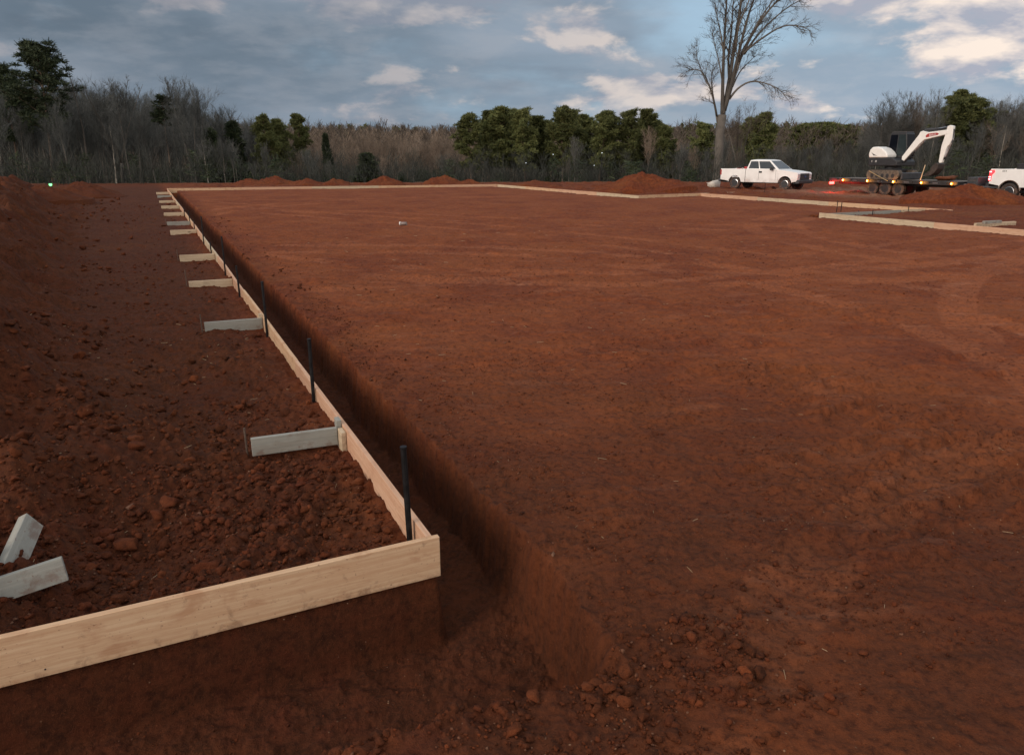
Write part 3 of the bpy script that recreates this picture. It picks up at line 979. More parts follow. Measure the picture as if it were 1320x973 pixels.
field(700, -2.0, -1.0, .3, 2.2, .006, .03, 2.2, -.05, 3)
field(500, -1.2, -.05, -3.0, .5, .005, .016, 2.4)             # a few in the trench bottom
field(3000, -1.0, 9, .60, 1.2, .005, .022, 2.3, -.1, 2.5)     # crumbs along the edge of the pad
field(500, 9, 30, .6, 1.3, .01, .05, 2.2, -.05, 2)
field(14000, -2, 4, .8, 5, .0035, .017, 2.4, -.02, 1.2)          # crumbs on the pad
field(9000, 3.5, 14, .8, 12, .006, .024, 2.7, .02, .8)
xy = np.concatenate(parts_xy); sz = np.concatenate(parts_s)
# keep them off the boards
uu = (xy[:, 0] - ORG[0]) * U_AX[0] + (xy[:, 1] - ORG[1]) * U_AX[1]; vv_ = (xy[:, 0] - ORG[0]) * V_AX[0] + (xy[:, 1] - ORG[1]) * V_AX[1]
ok = ~((vv_ > -.075 - sz) & (vv_ < .02 + sz) & (uu > -.1)) & ~((uu > -.07 - sz) & (uu < .03 + sz) & (vv_ < .1))
for ku_ in KICK_U:
    ok &= ~((np.abs(uu - ku_) < .05 + sz) & (vv_ < 0) & (vv_ > -.9) & (sz > .018))
xy, sz = xy[ok], sz[ok]
pts = on_ground(xy, sz)
big_ = sz > .016
scatter('dirt_clods', pts[big_], sz[big_], CV2, SOIL, .7)
scatter('dirt_crumbs', pts[~big_], sz[~big_], CV1, SOIL, .5)

# the biggest lumps, one by one
LUMPS = [(368, 612, .055, 'orange red clay lump just in front of the nearest grey kicker'), (388, 622, .042, 'clay lump right beside the orange one in front of the nearest kicker'),
         (392, 655, .06, 'flat red clay lump in the middle of the backfill near the corner'), (219, 650, .075, 'broad red clay lump left of the backfill pit'), (205, 673, .05, 'rounded clay lump below the broad red one'),
         (172, 672, .034, 'small pale stone lump left of the rounded clay lump'), (352, 684, .05, 'dark clay lump behind the near board, left of the flat one'), (262, 737, .075, 'long dark clay slab right behind the near form board'),
         (165, 705, .10, 'big craggy brown clod beside the pit in the backfill'), (140, 690, .06, 'craggy clod left of the biggest brown clod'), (12, 650, .075, 'orange brown lump by the left edge above the grey offcuts'),
         (456, 668, .045, 'red clay lump close to the long form near the corner'), (235, 676, .03, 'pale tan stone in the loose backfill'), (258, 664, .02, 'tiny white stone in the loose backfill'),
         (217, 578, .04, 'orange lump on the slope of the left spoil heap'), (80, 503, .05, 'clay lump on the top of the left spoil heap'), (30, 440, .06, 'pale clod on the back of the left spoil heap'),
         (60, 415, .075, 'pale clod left of the heaped dirt, farther back'), (100, 400, .07, 'long low clod on the flat dirt at the left'), (713, 715, .02, 'small white stone in the trench')]
ico, icf = CV2[0]
for i, (px, py, s, lab) in enumerate(LUMPS):
    z0 = -.15 if i != 19 else -.7
    for _ in range(4):
        X, Y = at_z(px, py, z0); z0 = gz_at(X, Y, True)
    vs, fs = CV2[i % len(CV2)]
    q = rng.normal(size=3)
    n_ = fbm(vs[:, 0] * 1.0 + i, vs[:, 1] + vs[:, 2], 2.6, 3)
    sub = vs * (1 + .12 * n_[:, None])
    o = np_mesh('clay_lump', sub * s * np.array([1.15, .95, .8]), fs, SOIL)
    o.location = (X, Y, z0 + s * .25)
    o.rotation_euler = (rng.uniform(-.4, .4), rng.uniform(-.4, .4), rng.uniform(0, 6))
    set_soil_attr(o.data, np.tile([.5 if i not in (5, 12, 13, 19) else 0, 0 if i not in (5, 12, 13, 19) else .9, 0, 1], (len(sub), 1)))
    tag(o, lab, 'clay lump', 'larger clay lumps')

# bits of straw and wood fibre lying on the dirt
V, Fc = [], []
u = np.concatenate([rng.uniform(-2, 6, 260)[:70], rng.uniform(5, 18, 260)[:50], rng.uniform(.3, 8, 120)]); v = np.concatenate([rng.uniform(.8, 6, 260)[:70], rng.uniform(1, 15, 260)[:50], rng.uniform(-4, -.2, 120)])
xy = uvxy(u, v); zz = ground(xy[:, 0], xy[:, 1])
for i in range(len(u)):
    L = rng.uniform(.010, .035) * (1 + .06 * max(0, u[i])); w = .0010 * (1 + .10 * max(0, u[i])); a = rng.uniform(0, np.pi); t = rng.uniform(-.2, .3)
    dx_, dy_ = math.cos(a) * L, math.sin(a) * L; nx, ny = -math.sin(a) * w, math.cos(a) * w
    b = len(V); x, y, z = xy[i, 0], xy[i, 1], zz[i] + .006
    for e, hh in ((-1, 0), (1, t * L)):
        V += [(x + e * dx_ + nx, y + e * dy_ + ny, z + hh), (x + e * dx_ - nx, y + e * dy_ - ny, z + hh), (x + e * dx_, y + e * dy_, z + hh + w * 1.6)]
    for k in range(3):
        Fc.append((b + k, b + (k + 1) % 3, b + 3 + (k + 1) % 3, b + 3 + k))
tag(np_mesh('straw_bits', np.array(V), np.array(Fc), simple('straw', (.46, .34, .20), .8)), kind='stuff')

# nail heads at the near corner
front_b = bpy.data.objects['form_board']
for nx, nz in ((2.36, .05), (2.35, .18), (2.33, .115), (.9, .20), (-.4, .04)):
    MB().lathe([(.001, 0), (.0045, 0), (.0045, .003), (.001, .0035)], (0, 0, 0), 'Y', 8).build('nail_head', STEEL_GREY, front_b)
    nh = KIDS[front_b.name][-1]
    nh.location = (nx, .0215, nz)

# ------------------------------------------------------------------ pickups
def arc(cx, cz, r, a0, a1, n=12):
    return [(cx + r * math.cos(R(a0 + (a1 - a0) * i / n)), cz + r * math.sin(R(a0 + (a1 - a0) * i / n))) for i in range(n + 1)]


def wheel(t, x, y, z, r, w, side, spokes=6, rim_mat=None):
    """wheel part with tyre, rim; side = -1 right, +1 left"""
    h = w / 2
    m = MB()
    m.lathe([(r * .62, -h * .8), (r * .80, -h), (r * .95, -h * .92), (r, -h * .65), (r, h * .65), (r * .95, h * .92), (r * .80, h), (r * .62, h * .8)], (x, y, z), 'Y', 36)
    for k in range(26):                          # tread blocks
        q = 2 * math.pi * k / 26
        m.box((x + math.cos(q) * r * .992, y, z + math.sin(q) * r * .992), (.02 + r * .02, w * .86, r * .11), ry=-q)
    ty = m.build('wheel', TYRE, t)
    m = MB()
    yo = y + side * h * .55
    m.lathe([(r * .55, -.03), (r * .64, -.02), (r * .64, .055 * 1), (r * .58, .055), (r * .55, .0)], (x, yo, z), 'Y', 32)
    m.lathe([(.001, -.02), (r * .17, -.02), (r * .17, .03), (.001, .035)], (x, yo, z), 'Y', 16)
    for k in range(spokes):
        q = 2 * math.pi * k / spokes + .2
        m.box((x + math.cos(q) * r * .36, yo, z + math.sin(q) * r * .36), (r * .46, .035, r * .15), ry=-q)
    m.build('rim', rim_mat or CHROME, ty)
    m = MB(); m.lathe([(.001, -.05), (r * .56, -.05), (r * .56, -.04), (.001, -.04)], (x, yo - side * .02, z), 'Y', 24)
    m.build('brake_disc', BLACK_PLASTIC, ty)
    return ty


def quad_on(m, c, s0, s1, t0, t1, off, n):
    """a pane inset on the 4-corner face c (bl, br, tr, tl), raised by off along n"""
    def pt(s, t):
        a = c[0].lerp(c[1], s); b = c[3].lerp(c[2], s)
        return a.lerp(b, t) + n * off
    vs = [pt(s0, t0), pt(s1, t0), pt(s1, t1), pt(s0, t1)]
    vs += [p - n * (off + .004) for p in vs]
    m.add(vs, [(0, 1, 2, 3), (0, 4, 5, 1), (1, 5, 6, 2), (2, 6, 7, 3), (3, 7, 4, 0)])


def text_mesh(body, size, name, mat, parent, loc, rot, shear=0.0):
    cu = bpy.data.curves.new(name, 'FONT')
    cu.body = body; cu.size = size; cu.extrude = .002; cu.align_x = 'CENTER'; cu.align_y = 'CENTER'; cu.shear = shear
    to = bpy.data.objects.new(name + '_curve', cu)
    COL.objects.link(to)
    bpy.context.view_layer.update()
    me = bpy.data.meshes.new_from_object(to.evaluated_get(bpy.context.evaluated_depsgraph_get()))
    bpy.data.objects.remove(to)
    me.materials.clear(); me.materials.append(mat)
    o = bpy.data.objects.new(name, me)
    COL.objects.link(o)
    o.location = loc; o.rotation_euler = rot
    o.parent = parent
    KIDS.setdefault(parent.name, []).append(o)
    return o


MUD_LIP = simple('muddy_lip', (.16, .11, .085), .8)
def pickup(t, lift=0.0, wr=.39, big=False):
    z = lift
    xb, xr, xf = -2.85, (-1.80 if big else -1.73), (2.05 if big else 1.95)
    cabx = -.93
    wz = wr
    # cab and nose
    ar = wr + .10
    low = [(cabx, .46 + z), (xf - ar + .02, .46 + z)] + arc(xf, wz + .02, ar, 175, 12) + [(xf + ar, .52 + z), (2.72, .55 + z), (2.80, .66 + z), (2.82, 1.04 + z), (2.74, 1.13 + z), (2.0, 1.235 + z), (1.40, 1.29 + z), (cabx, 1.305 + z)]
    m = MB(); m.prism(low, -.96, .96)
    body = m.build('body', TRUCK_WHITE, t, bevel=.035, seg=3)
    # cargo bed: two sides, front wall, floor
    bed = [(xb, .60 + z), (xb, 1.325 + z), (cabx - .03, 1.325 + z), (cabx - .03, .46 + z), (xr + ar, .46 + z)] + arc(xr, wz + .02, ar, 5, 175) + [(xr - ar, .52 + z)]
    m = MB()
    for s in (-1, 1):
        m.prism(bed, s * .965, s * .88)
    m.box(((xb + cabx) / 2, 0, .78 + z), (cabx - xb - .06, 1.76, .05))
    m.box((cabx - .07, 0, 1.04 + z), (.05, 1.755, .55))
    bedo = m.build('cargo_bed', TRUCK_WHITE, t, bevel=.02)
    m = MB(); m.box((xb - .03, 0, .96 + z), (.055, 1.75, .70))
    tg = m.build('tailgate', TRUCK_WHITE, t, bevel=.02)
    m = MB(); m.box((xb - .065, 0, 1.16 + z), (.02, .22, .07)); m.build('handle', BLACK_PLASTIC, tg)
    # cabin
    b0, b1 = Vector((cabx + .02, 0, 1.30 + z)), Vector((1.46, 0, 1.285 + z))
    t0, t1 = Vector((cabx + .16, 0, 1.885 + z)), Vector((.66, 0, 1.885 + z))
    wb, wt = .935, .72
    def cr(p, y): return Vector((p.x, y, p.z))
    vs = [cr(b0, -wb), cr(b1, -wb * .97), cr(b1, wb * .97), cr(b0, wb), cr(t0, -wt), cr(t1, -wt * .97), cr(t1, wt * .97), cr(t0, wt)]
    vs += [Vector(((t0.x * .8 + t1.x * .2), -wt * .6, t0.z + .055)), Vector((t0.x * .25 + t1.x * .75, -wt * .6, t0.z + .05)), Vector((t0.x * .25 + t1.x * .75, wt * .6, t0.z + .05)), Vector((t0.x * .8 + t1.x * .2, wt * .6, t0.z + .055))]
    m = MB(); m.add(vs, [(0, 1, 5, 4), (1, 2, 6, 5), (2, 3, 7, 6), (3, 0, 4, 7), (4, 5, 9, 8), (5, 6, 10, 9), (6, 7, 11, 10), (7, 4, 8, 11), (8, 9, 10, 11), (3, 2, 1, 0)])
    m.build('cabin', TRUCK_WHITE, t, bevel=.03, seg=3, ang=20)
    fr = [vs[1], vs[2], vs[6], vs[5]]
    nf = (fr[1] - fr[0]).cross(fr[3] - fr[0]).normalized()
    m = MB(); quad_on(m, fr, .05, .95, .08, .93, .006, nf); m.build('windshield', GLASS, t)
    bk = [vs[3], vs[0], vs[4], vs[7]]
    nb = (bk[1] - bk[0]).cross(bk[3] - bk[0]).normalized()
    m = MB(); quad_on(m, bk, .1, .9, .12, .88, .006, nb); m.build('rear_window', GLASS, t)
    for s in (-1, 1):
        c = [vs[0], vs[1], vs[5], vs[4]] if s < 0 else [vs[2], vs[3], vs[7], vs[6]]
        nn = (c[1] - c[0]).cross(c[3] - c[0]).normalized()
        spans = [(.06, .40), (.435, .93)] if s < 0 else [(.07, .565), (.60, .94)]
        for a, b in spans:
            m = MB(); quad_on(m, c, a, b, .09, .88, .006, nn); m.build('side_window', GLASS, t)
        # door seams and handles
        for xx in (.05, 1.28):
            MB().box((xx, s * .962, .95 + z), (.012, .006, .68)).build('door_seam', BLACK_PLASTIC, t)
        MB().box((cabx - .012, s * .962, .93 + z), (.016, .006, .78)).build('bed_gap', BLACK_PLASTIC, t)
        m = MB(); m.box((.17, s * .975, 1.13 + z), (.20, .03, .11)); m.build('door_handle', BLACK_PLASTIC, t, bevel=.01)
        m = MB(); m.box((1.02, s * 1.10, 1.36 + z), (.14, .24, .23)); m.box((1.06, s * .99, 1.30 + z), (.07, .16, .06)); m.build('wing_mirror', BLACK_PLASTIC, t, bevel=.03)
        # lamps
        m = MB(); m.box((2.74, s * .78, .90 + z), (.18, .34, .30)); m.build('headlight', HEADLIGHT, t, bevel=.03)
        if big:
            m = MB(); m.prism([(xb - .035, .74 + z), (xb - .03, 1.24 + z), (xb + .20, 1.28 + z), (xb + .23, 1.16 + z), (xb + .10, 1.02 + z), (xb + .10, .74 + z)], s * .86, s * .982); q_ = m.build('tail_lamp', TAIL_LIT, t, bevel=.01)
            for zz in (.82, .93, 1.18): MB().box((xb + .02, s * .975, zz + z), (.10, .03, .05)).build('lamp_core', TAIL_HOT, q_)
        else:
            m = MB(); m.box((xb + .01, s * .90, 1.08 + z), (.12, .15, .36)); m.build('tail_lamp', RED_PAINT, t, bevel=.02)
        # arch lips
        for cx_ in (xf, xr):
            MB().tube([(px_, s * .955, pz_) for px_, pz_ in arc(cx_, wz + .02, ar + .012, 172, 8, 14)], .022, 6).build('fender_lip', TRUCK_WHITE if not big else MUD_LIP, t)
        wheel(t, xf, s * .82, wz, wr, .27, s, 6); wheel(t, xr, s * .82, wz, wr, .27, s, 6)
    # grille
    m = MB(); m.box((2.815, 0, .87 + z), (.06, 1.22, .40)); gr = m.build('grille', BLACK_PLASTIC, t, bevel=.02)
    m = MB()
    for zz in (.76, .87, .98): m.box((2.85, 0, zz + z), (.02, 1.14, .035))
    m.build('grille_bar', DARK_GREY, gr)
    m = MB(); m.lathe([(.001, 0), (1, 0), (1, .02), (.001, .02)], (0, 0, 0), 'X', 24)
    m.v = [(2.855 + a, b * .13, .87 + z + c * .055) for a, b, c in m.v]; m.build('oval_badge', simple('badge_blue', (.03, .06, .16), .3), gr)
    # bumpers, chassis
    m = MB(); m.prism([(2.70, .40 + z), (2.93, .44 + z), (2.95, .64 + z), (2.78, .68 + z), (2.66, .64 + z)], -.95, .95); m.build('front_bumper', DARK_GREY, t, bevel=.03)
    m = MB(); m.box((xb - .10, 0, .54 + z), (.16, 1.86, .20)); m.box((xb - .22, 0, .42 + z), (.3, .09, .09)); m.build('rear_bumper', DARK_GREY, t, bevel=.02)
    m = MB(); m.box((0, 0, .55 + z), (5.2, 1.18, .30)); m.box((xf, 0, wz), (.12, 1.5, .12)); m.box((xr, 0, wz), (.12, 1.5, .12)); m.box((xr, 0, .7 + z), (1.1, 1.3, .10)); m.build('chassis', BLACK_PLASTIC, t)
    return t


px_, py_ = at_y(986, 230, 52.4)[:2]
tp = empty('pickup_truck', (px_, py_, gz_at(px_, py_) + .0), math.atan2(-.735, .679), 'white extended cab pickup with dark grille parked under the tall bare tree', 'pickup', 'white pickups parked on the dirt')
pickup(tp)
# red gear in its bed: a top-level can with its own parts
M_t = Matrix.Translation(tp.location) @ Matrix.Rotation(tp.rotation_euler.z, 4, 'Z')
for (lx, ly, w_, d_, h_, lab) in [(-1.22, -.3, .34, .34, .66, 'tall red container standing in the pickup bed behind the cab'), (-1.75, -.35, .42, .30, .54, 'lower red container in the pickup bed toward the tailgate')]:
    q = M_t @ Vector((lx, ly, .806))
    rc = empty('fuel_can', q, tp.rotation_euler.z, lab, 'fuel can', 'red containers in the pickup bed')
    m = MB(); m.box((0, 0, h_ / 2), (w_, d_, h_)); m.build('tank', RED_PAINT, rc, bevel=.05)
    m = MB(); m.tube([(-w_ * .3, 0, h_ - .01), (-w_ * .25, 0, h_ + .09), (w_ * .2, 0, h_ + .09), (w_ * .25, 0, h_ - .01)], .018, 6); m.build('handle', BLACK_PLASTIC, rc)
    m = MB(); m.lathe([(.001, 0), (.045, 0), (.045, .06), (.001, .06)], (w_ * .36, d_ * .2, h_ - .005), 'Z', 12); m.build('cap', CHROME, rc)
# the pale lump behind its tailgate
X, Y, _ = at_y(922, 232, 55.5)
vs, fs = CV2[3]
o = np_mesh('boulder', vs * np.array([.62, .6, .50]), fs, simple('pale_stone', (.50, .45, .39), .8, var=.15), smooth=True)
o.location = (X, Y, gz_at(X, Y) + .12)
tag(o, 'pale rounded boulder on the ground behind the pickup tailgate', 'boulder')

# right-hand truck and trailer share one heading
HD = Vector((.42, -.9075, 0)).normalized()
YAW_T = math.atan2(HD.y, HD.x)
wheel_px = at_y(1303, 240, 38.0)
TR = Vector((wheel_px[0], 38.0, 0)) + HD * 1.80 + Vector((HD.y, -HD.x, 0)) * -.82
tr = empty('pickup_truck', (TR.x, TR.y, gz_at(TR.x, TR.y)), YAW_T, 'white heavy pickup with lit red tail lamps cut off by the right edge', 'pickup', 'white pickups parked on the dirt')
pickup(tr, .20, .43, True)
text_mesh('4X4', .13, 'bed_decal', DARK_GREY, tr, (-2.16, -.968, 1.42), (R(90), 0, 0), .2)
m = MB(); m.box((-1.35, 0, 1.62), (.55, 1.8, .24)); m.box((-1.35, 0, 1.755), (.58, 1.82, .04))
q = Matrix.Translation(tr.location) @ Matrix.Rotation(YAW_T, 4, 'Z')
tb = m.build('tool_box', BLACK_PLASTIC, None, bevel=.015)
tb.matrix_world = q
tag(tb, 'black tool box lying across the bed of the right truck', 'tool box')

# ------------------------------------------------------------------ flatbed trailer
lamp_a = Vector(at_y(1088, 231.6, 46.0)); lamp_b = Vector(at_y(1228, 236.4, 39.7))
TH_ = (lamp_b - lamp_a); TH_.z = 0
YAW_L = math.atan2(TH_.y, TH_.x)
td = TH_.normalized(); tright = Vector((td.y, -td.x, 0))
tc_ = (lamp_a + lamp_b) / 2 - tright * 1.22
DZ = .88
gzt = gz_at(tc_.x, tc_.y)
tl = empty('flatbed_trailer', (tc_.x, tc_.y, gzt), YAW_L, 'black flatbed trailer with glowing amber side lamps carrying the excavator', 'trailer')
dk = DZ - gzt
xa, xb_ = -4.55, 3.75
m = MB()
for k in range(9): m.box(((xa + xb_) / 2, -1.0 + k * .25, dk - .025), (xb_ - xa - .1, .235, .05))
m.build('deck', DECK_WOOD, tl)
m = MB()
for s in (-1, 1):
    m.box(((xa + xb_) / 2, s * 1.21, dk - .09), (xb_ - xa, .09, .20)); m.box(((xa + xb_) / 2, s * .5, dk - .20), (xb_ - xa - .2, .1, .28))
for k in range(12): m.box((xa + .35 + k * .68, 0, dk - .12), (.08, 2.33, .12))
m.box((xa + .03, 0, dk - .10), (.10, 2.5, .22)); m.box((xb_ - .03, 0, dk - .09), (.10, 2.5, .20))
m.build('frame', BLACK_PLASTIC, tl, bevel=.01)
def glow(parent, loc, col, watts):
    l = bpy.data.lights.new('lamp_glow', 'POINT'); l.color = col; l.energy = watts; l.shadow_soft_size = .08
    o = bpy.data.objects.new('lamp_glow', l); COL.objects.link(o); o.parent = parent; o.location = loc
    return o
glow(tl, (xa + .3, -1.45, dk - .35), (1, .06, .04), 40)
for s in (-1, 1):
    for wx in (-1.05, -.2, .65):
        wheel(tl, wx - .5, s * .95, .37, .37, .22, s, 8, DARK_GREY)
    for k in range(5):
        xx = -TH_.length / 2 + TH_.length * k / 4
        b_ = MB().box((xx, s * 1.26, dk - .10), (.13, .03, .07)).build('lamp_bracket', STEEL_GREY, tl)
        k_ = 1 if s > 0 else -1
        ml = MB().lathe([(.001, 0), (.075, 0), (.07, .03 * k_), (.001, .045 * k_)], (xx, s * 1.275, dk - .10), 'Y', 12).build('marker_lamp', AMBER, b_)
        MB().lathe([(.001, .02 * k_), (.03, .02 * k_), (.028, .055 * k_), (.001, .06 * k_)], (xx, s * 1.275, dk - .10), 'Y', 10).build('lamp_core', AMBER_HOT, b_)
        if s < 0: glow(tl, (xx, s * 1.45, dk - .10), (1, .38, .06), 4.5)
        MB().box((xx + .8, s * 1.262, dk - .10), (.32, .006, .045)).build('reflector', simple('white_reflector', (.6, .55, .5), .4) if False else CHROME, tl)
    MB().box((xa - .035, s * .98, dk - .30), (.03, .36, .13)).build('tail_lamp', RED_LAMP, tl)
    MB().box((xa + .30, s * 1.27, dk - .30), (.12, .04, .10)).build('side_tail_lamp', RED_LAMP, tl)
    for k in range(8): MB().box((xa + .6 + k * 1.02, s * 1.28, dk - .07), (.05, .05, .10)).build('stake_pocket', BLACK_PLASTIC, tl)
m = MB()
m.tube([(xb_, 1.0, dk - .22), (xb_ + 1.5, .05, dk - .25)], .06, 8); m.tube([(xb_, -1.0, dk - .22), (xb_ + 1.5, -.05, dk - .25)], .06, 8); m.tube([(xb_ + 1.3, 0, dk - .25), (xb_ + 2.1, 0, dk - .22)], .06, 8)
m.tube([(xb_ + 1.2, .0, .1), (xb_ + 1.2, .0, dk + .1)], .045, 8)
m.build('tongue', BLACK_PLASTIC, tl)
m = MB(); m.box((xb_ + .45, 0, dk + .03), (.55, 1.5, .42)); m.build('front_box', DARK_GREY, tl, bevel=.02)
m = MB(); m.box((xb_ + .45, -.754, dk + .08), (.34, .004, .09)); m.build('front_plate', STEEL_GREY, tl)

# ------------------------------------------------------------------ excavator on the trailer
ez = DZ
ec = Vector(at_y(1143, 220, 43.9)); ec.z = ez
ec = ec + Vector((td.y, -td.x, 0)) * -.35
ex = empty('excavator', (ec.x + td.x * .1, ec.y + td.y * .1, ez), YAW_L + R(4), 'white and black compact excavator with folded arm standing on the flatbed trailer', 'excavator')
for s in (-1, 1):
    pr = [(x_, z_) for x_, z_ in arc(-1.05, .27, .26, 90, 270, 8)] + [(x_, z_) for x_, z_ in arc(1.05, .27, .26, -90, 90, 8)]
    tk = MB().prism(pr, s * .98, s * .60).build('track', TRACK_MUD, ex, bevel=.02)
    m = MB()
    for k in range(17):
        xx = -1.12 + k * .14
        m.box((xx, s * .79, .535), (.06, .40, .03)); m.box((xx, s * .79, .008), (.06, .40, .03))
    for k in range(5): m.lathe([(.001, -.01), (.12, -.01), (.12, .01), (.001, .01)], (-.84 + k * .42, s * .985, .2), 'Y', 14)
    m.build('track_shoes', BLACK_PLASTIC, tk)
m = MB(); m.box((0, 0, .42), (1.3, 1.2, .34)); m.lathe([(.001, 0), (.55, 0), (.55, .16), (.001, .16)], (0, 0, .56), 'Z', 24); m.build('undercarriage', BLACK_PLASTIC, ex, bevel=.02)
m = MB(); m.prism([(1.46, .02), (1.58, .05), (1.60, .36), (1.52, .40), (1.47, .2)], -.98, .98)
for s in (-1, 1): m.box((1.15, s * .5, .28), (.7, .10, .12))
m.build('dozer_blade', DARK_GREY, ex, bevel=.01)
# upper structure
m = MB(); m.prism([(-1.30, .74), (-1.34, 1.18), (.62, 1.18), (.98, 1.0), (.98, .74)], -.93, .93); m.build('house_base', BLACK_PLASTIC, ex, bevel=.05, seg=3)
prof = [(-1.33, 1.19), (-1.36, 1.42), (-1.30, 1.62), (-1.12, 1.76), (-.75, 1.78), (-.35, 1.70), (-.02, 1.52), (.16, 1.36), (.17, 1.19)]
hood = MB().prism(prof, -.95, .02).build('engine_hood', EXC_WHITE, ex, bevel=.07, seg=4)
m = MB(); m.add([(-1.15, -.958, 1.47), (-.80, -.958, 1.33), (-.62, -.958, 1.29), (-.95, -.958, 1.31), (-1.02, -.958, 1.38)], [(0, 1, 2, 3, 4)]); m.v += [(x_, y_ + .01, z_) for x_, y_, z_ in m.v]; m.f.append((9, 8, 7, 6, 5))
m.build('vent', BLACK_PLASTIC, hood)
MB().prism([(-1.33, 1.19), (-1.36, 1.42), (-1.28, 1.60), (-1.05, 1.62), (-.95, 1.19)], .03, .95).build('counterweight', EXC_WHITE, ex, bevel=.07, seg=4)
text_mesh('E', .15, 'model_mark', TRUCK_WHITE, ex, (-1.02, -.936, .98), (R(90), 0, 0))
text_mesh('50', .15, 'model_mark', TRUCK_WHITE, ex, (-.70, -.936, .98), (R(90), 0, 0))
# cab on the far (left) side
cabp = [(-.62, 1.18), (-.70, 2.0), (-.60, 2.48), (-.52, 2.55), (.62, 2.55), (.68, 2.48), (.84, 1.75), (.84, 1.18)]
m = MB(); m.prism([(x_ * .985, z_ - .01) for x_, z_ in cabp], .06, .92)
cb = m.build('cab', BLACK_PLASTIC, ex, bevel=.05, seg=3)
def pane(pts, n_off, name='cab_window', mat=CAB_GLASS):
    a = [Vector(p) for p in pts]; nn = (a[1] - a[0]).cross(a[2] - a[0]).normalized()
    m = MB(); k = len(a)
    m.add([p + nn * n_off for p in a] + [p - nn * .002 for p in a], [tuple(range(k))] + [(i, i + k, (i + 1) % k + k, (i + 1) % k) for i in range(k)])
    return m.build(name, mat, cb)
pane([(-.58, .055, 1.62), (.02, .055, 1.35), (.02, .055, 2.42), (-.52, .055, 2.42)], .006)
pane([(.09, .055, 1.3), (.74, .055, 1.3), (.76, .055, 1.78), (.60, .055, 2.42), (.09, .055, 2.42)], .006, mat=simple('clear_cab_glass', (.022, .030, .032), .12, spec=.2))
pane([(-.58, .925, 1.35), (-.52, .925, 2.42), (.60, .925, 2.42), (.76, .925, 1.75), (.76, .925, 1.35)], .006)
pane([(.832, .12, 1.25), (.832, .86, 1.25), (.832, .86, 1.76), (.832, .12, 1.76)], .006)
pane([(.825, .12, 1.80), (.825, .86, 1.80), (.675, .86, 2.43), (.675, .12, 2.43)], .012)
m = MB(); m.box((.04, .49, 2.565), (1.1, .80, .05)); m.build('cab_roof', STEEL_GREY, cb, bevel=.02)
# boom, arm and bucket: boxed side outlines
def zz_(pts):
    return [tuple(p[:-1]) + (1.0 + (p[-1] - 1.0) * .86,) for p in pts]
bo = MB().prism(zz_([(.92, 1.08), (1.10, 1.02), (2.05, 2.02), (2.38, 2.30), (3.98, 2.60), (4.02, 2.78), (3.90, 2.86), (2.55, 2.74), (2.20, 2.84), (2.02, 2.78), (1.95, 2.62), (.90, 1.28)]), -.42, -.16).build('boom', EXC_WHITE, ex, bevel=.025)
MB().prism(zz_([(2.50, 2.43), (3.35, 2.57), (3.38, 2.66), (3.25, 2.70), (2.62, 2.66), (2.48, 2.56)]), -.426, -.419).build('boom_decal', RED_PAINT, bo)
text_mesh('Bobcat', .17, 'boom_lettering', TRUCK_WHITE, bo, (2.95, -.429, 2.363), (R(90), R(-7), 0), .15)
MB().tube(zz_([(1.05, -.29, .95), (1.75, -.29, 1.62)]), .07, 10).build('boom_cylinder', BLACK_PLASTIC, bo)
MB().tube(zz_([(1.7, -.29, 1.57), (2.35, -.29, 2.22)]), .04, 8).build('piston_rod', CHROME, bo)
m = MB(); m.tube(zz_([(2.15, -.25, 2.86), (2.9, -.25, 2.86), (3.3, -.25, 2.88), (3.75, -.25, 2.98)]), .03, 6); m.tube(zz_([(2.2, -.33, 2.86), (3.0, -.33, 2.93), (3.5, -.33, 2.96), (4.0, -.33, 3.06)]), .018, 6)
m.build('hydraulic_hoses', BLACK_PLASTIC, bo)
MB().tube(zz_([(2.25, -.29, 2.87), (3.15, -.29, 2.93)]), .06, 10).build('arm_cylinder', DARK_GREY, bo)
MB().tube(zz_([(3.1, -.29, 2.93), (4.02, -.29, 3.05)]), .03, 8).build('piston_rod', CHROME, bo)
am = MB().prism(zz_([(3.90, 3.06), (4.06, 3.12), (4.30, 3.06), (4.34, 2.30), (4.22, 1.98), (4.08, 1.86), (3.88, .92), (3.72, .90), (3.66, 1.0), (3.68, 1.9), (3.80, 2.45)]), -.40, -.18).build('arm', EXC_WHITE, ex, bevel=.025)
MB().tube(zz_([(4.32, -.29, 2.9), (4.30, -.29, 2.1)]), .055, 10).build('bucket_cylinder', DARK_GREY, am)
MB().tube(zz_([(4.30, -.29, 2.1), (4.02, -.29, 1.25)]), .03, 8).build('piston_rod', CHROME, am)
MB().tube(zz_([(4.02, -.29, 1.25), (3.78, -.29, 1.02)]), .05, 8).build('bucket_link', STEEL, am)
bk = [(3.62, .92), (3.86, .86), (3.80, .62), (3.60, .40), (3.34, .26), (3.02, .22), (2.92, .30), (3.08, .42), (3.28, .52), (3.36, .72)]
m = MB(); m.prism(bk, -.62, .04); m.build('bucket', simple('bucket_steel', (.045, .035, .030), .7, .3, .4, 8), ex, bevel=.015)
m = MB()
for k in range(4): m.box((2.88, -.56 + k * .18, .25), (.18, .05, .05), ry=R(-15))
m.build('bucket_teeth', STEEL_GREY, ex)
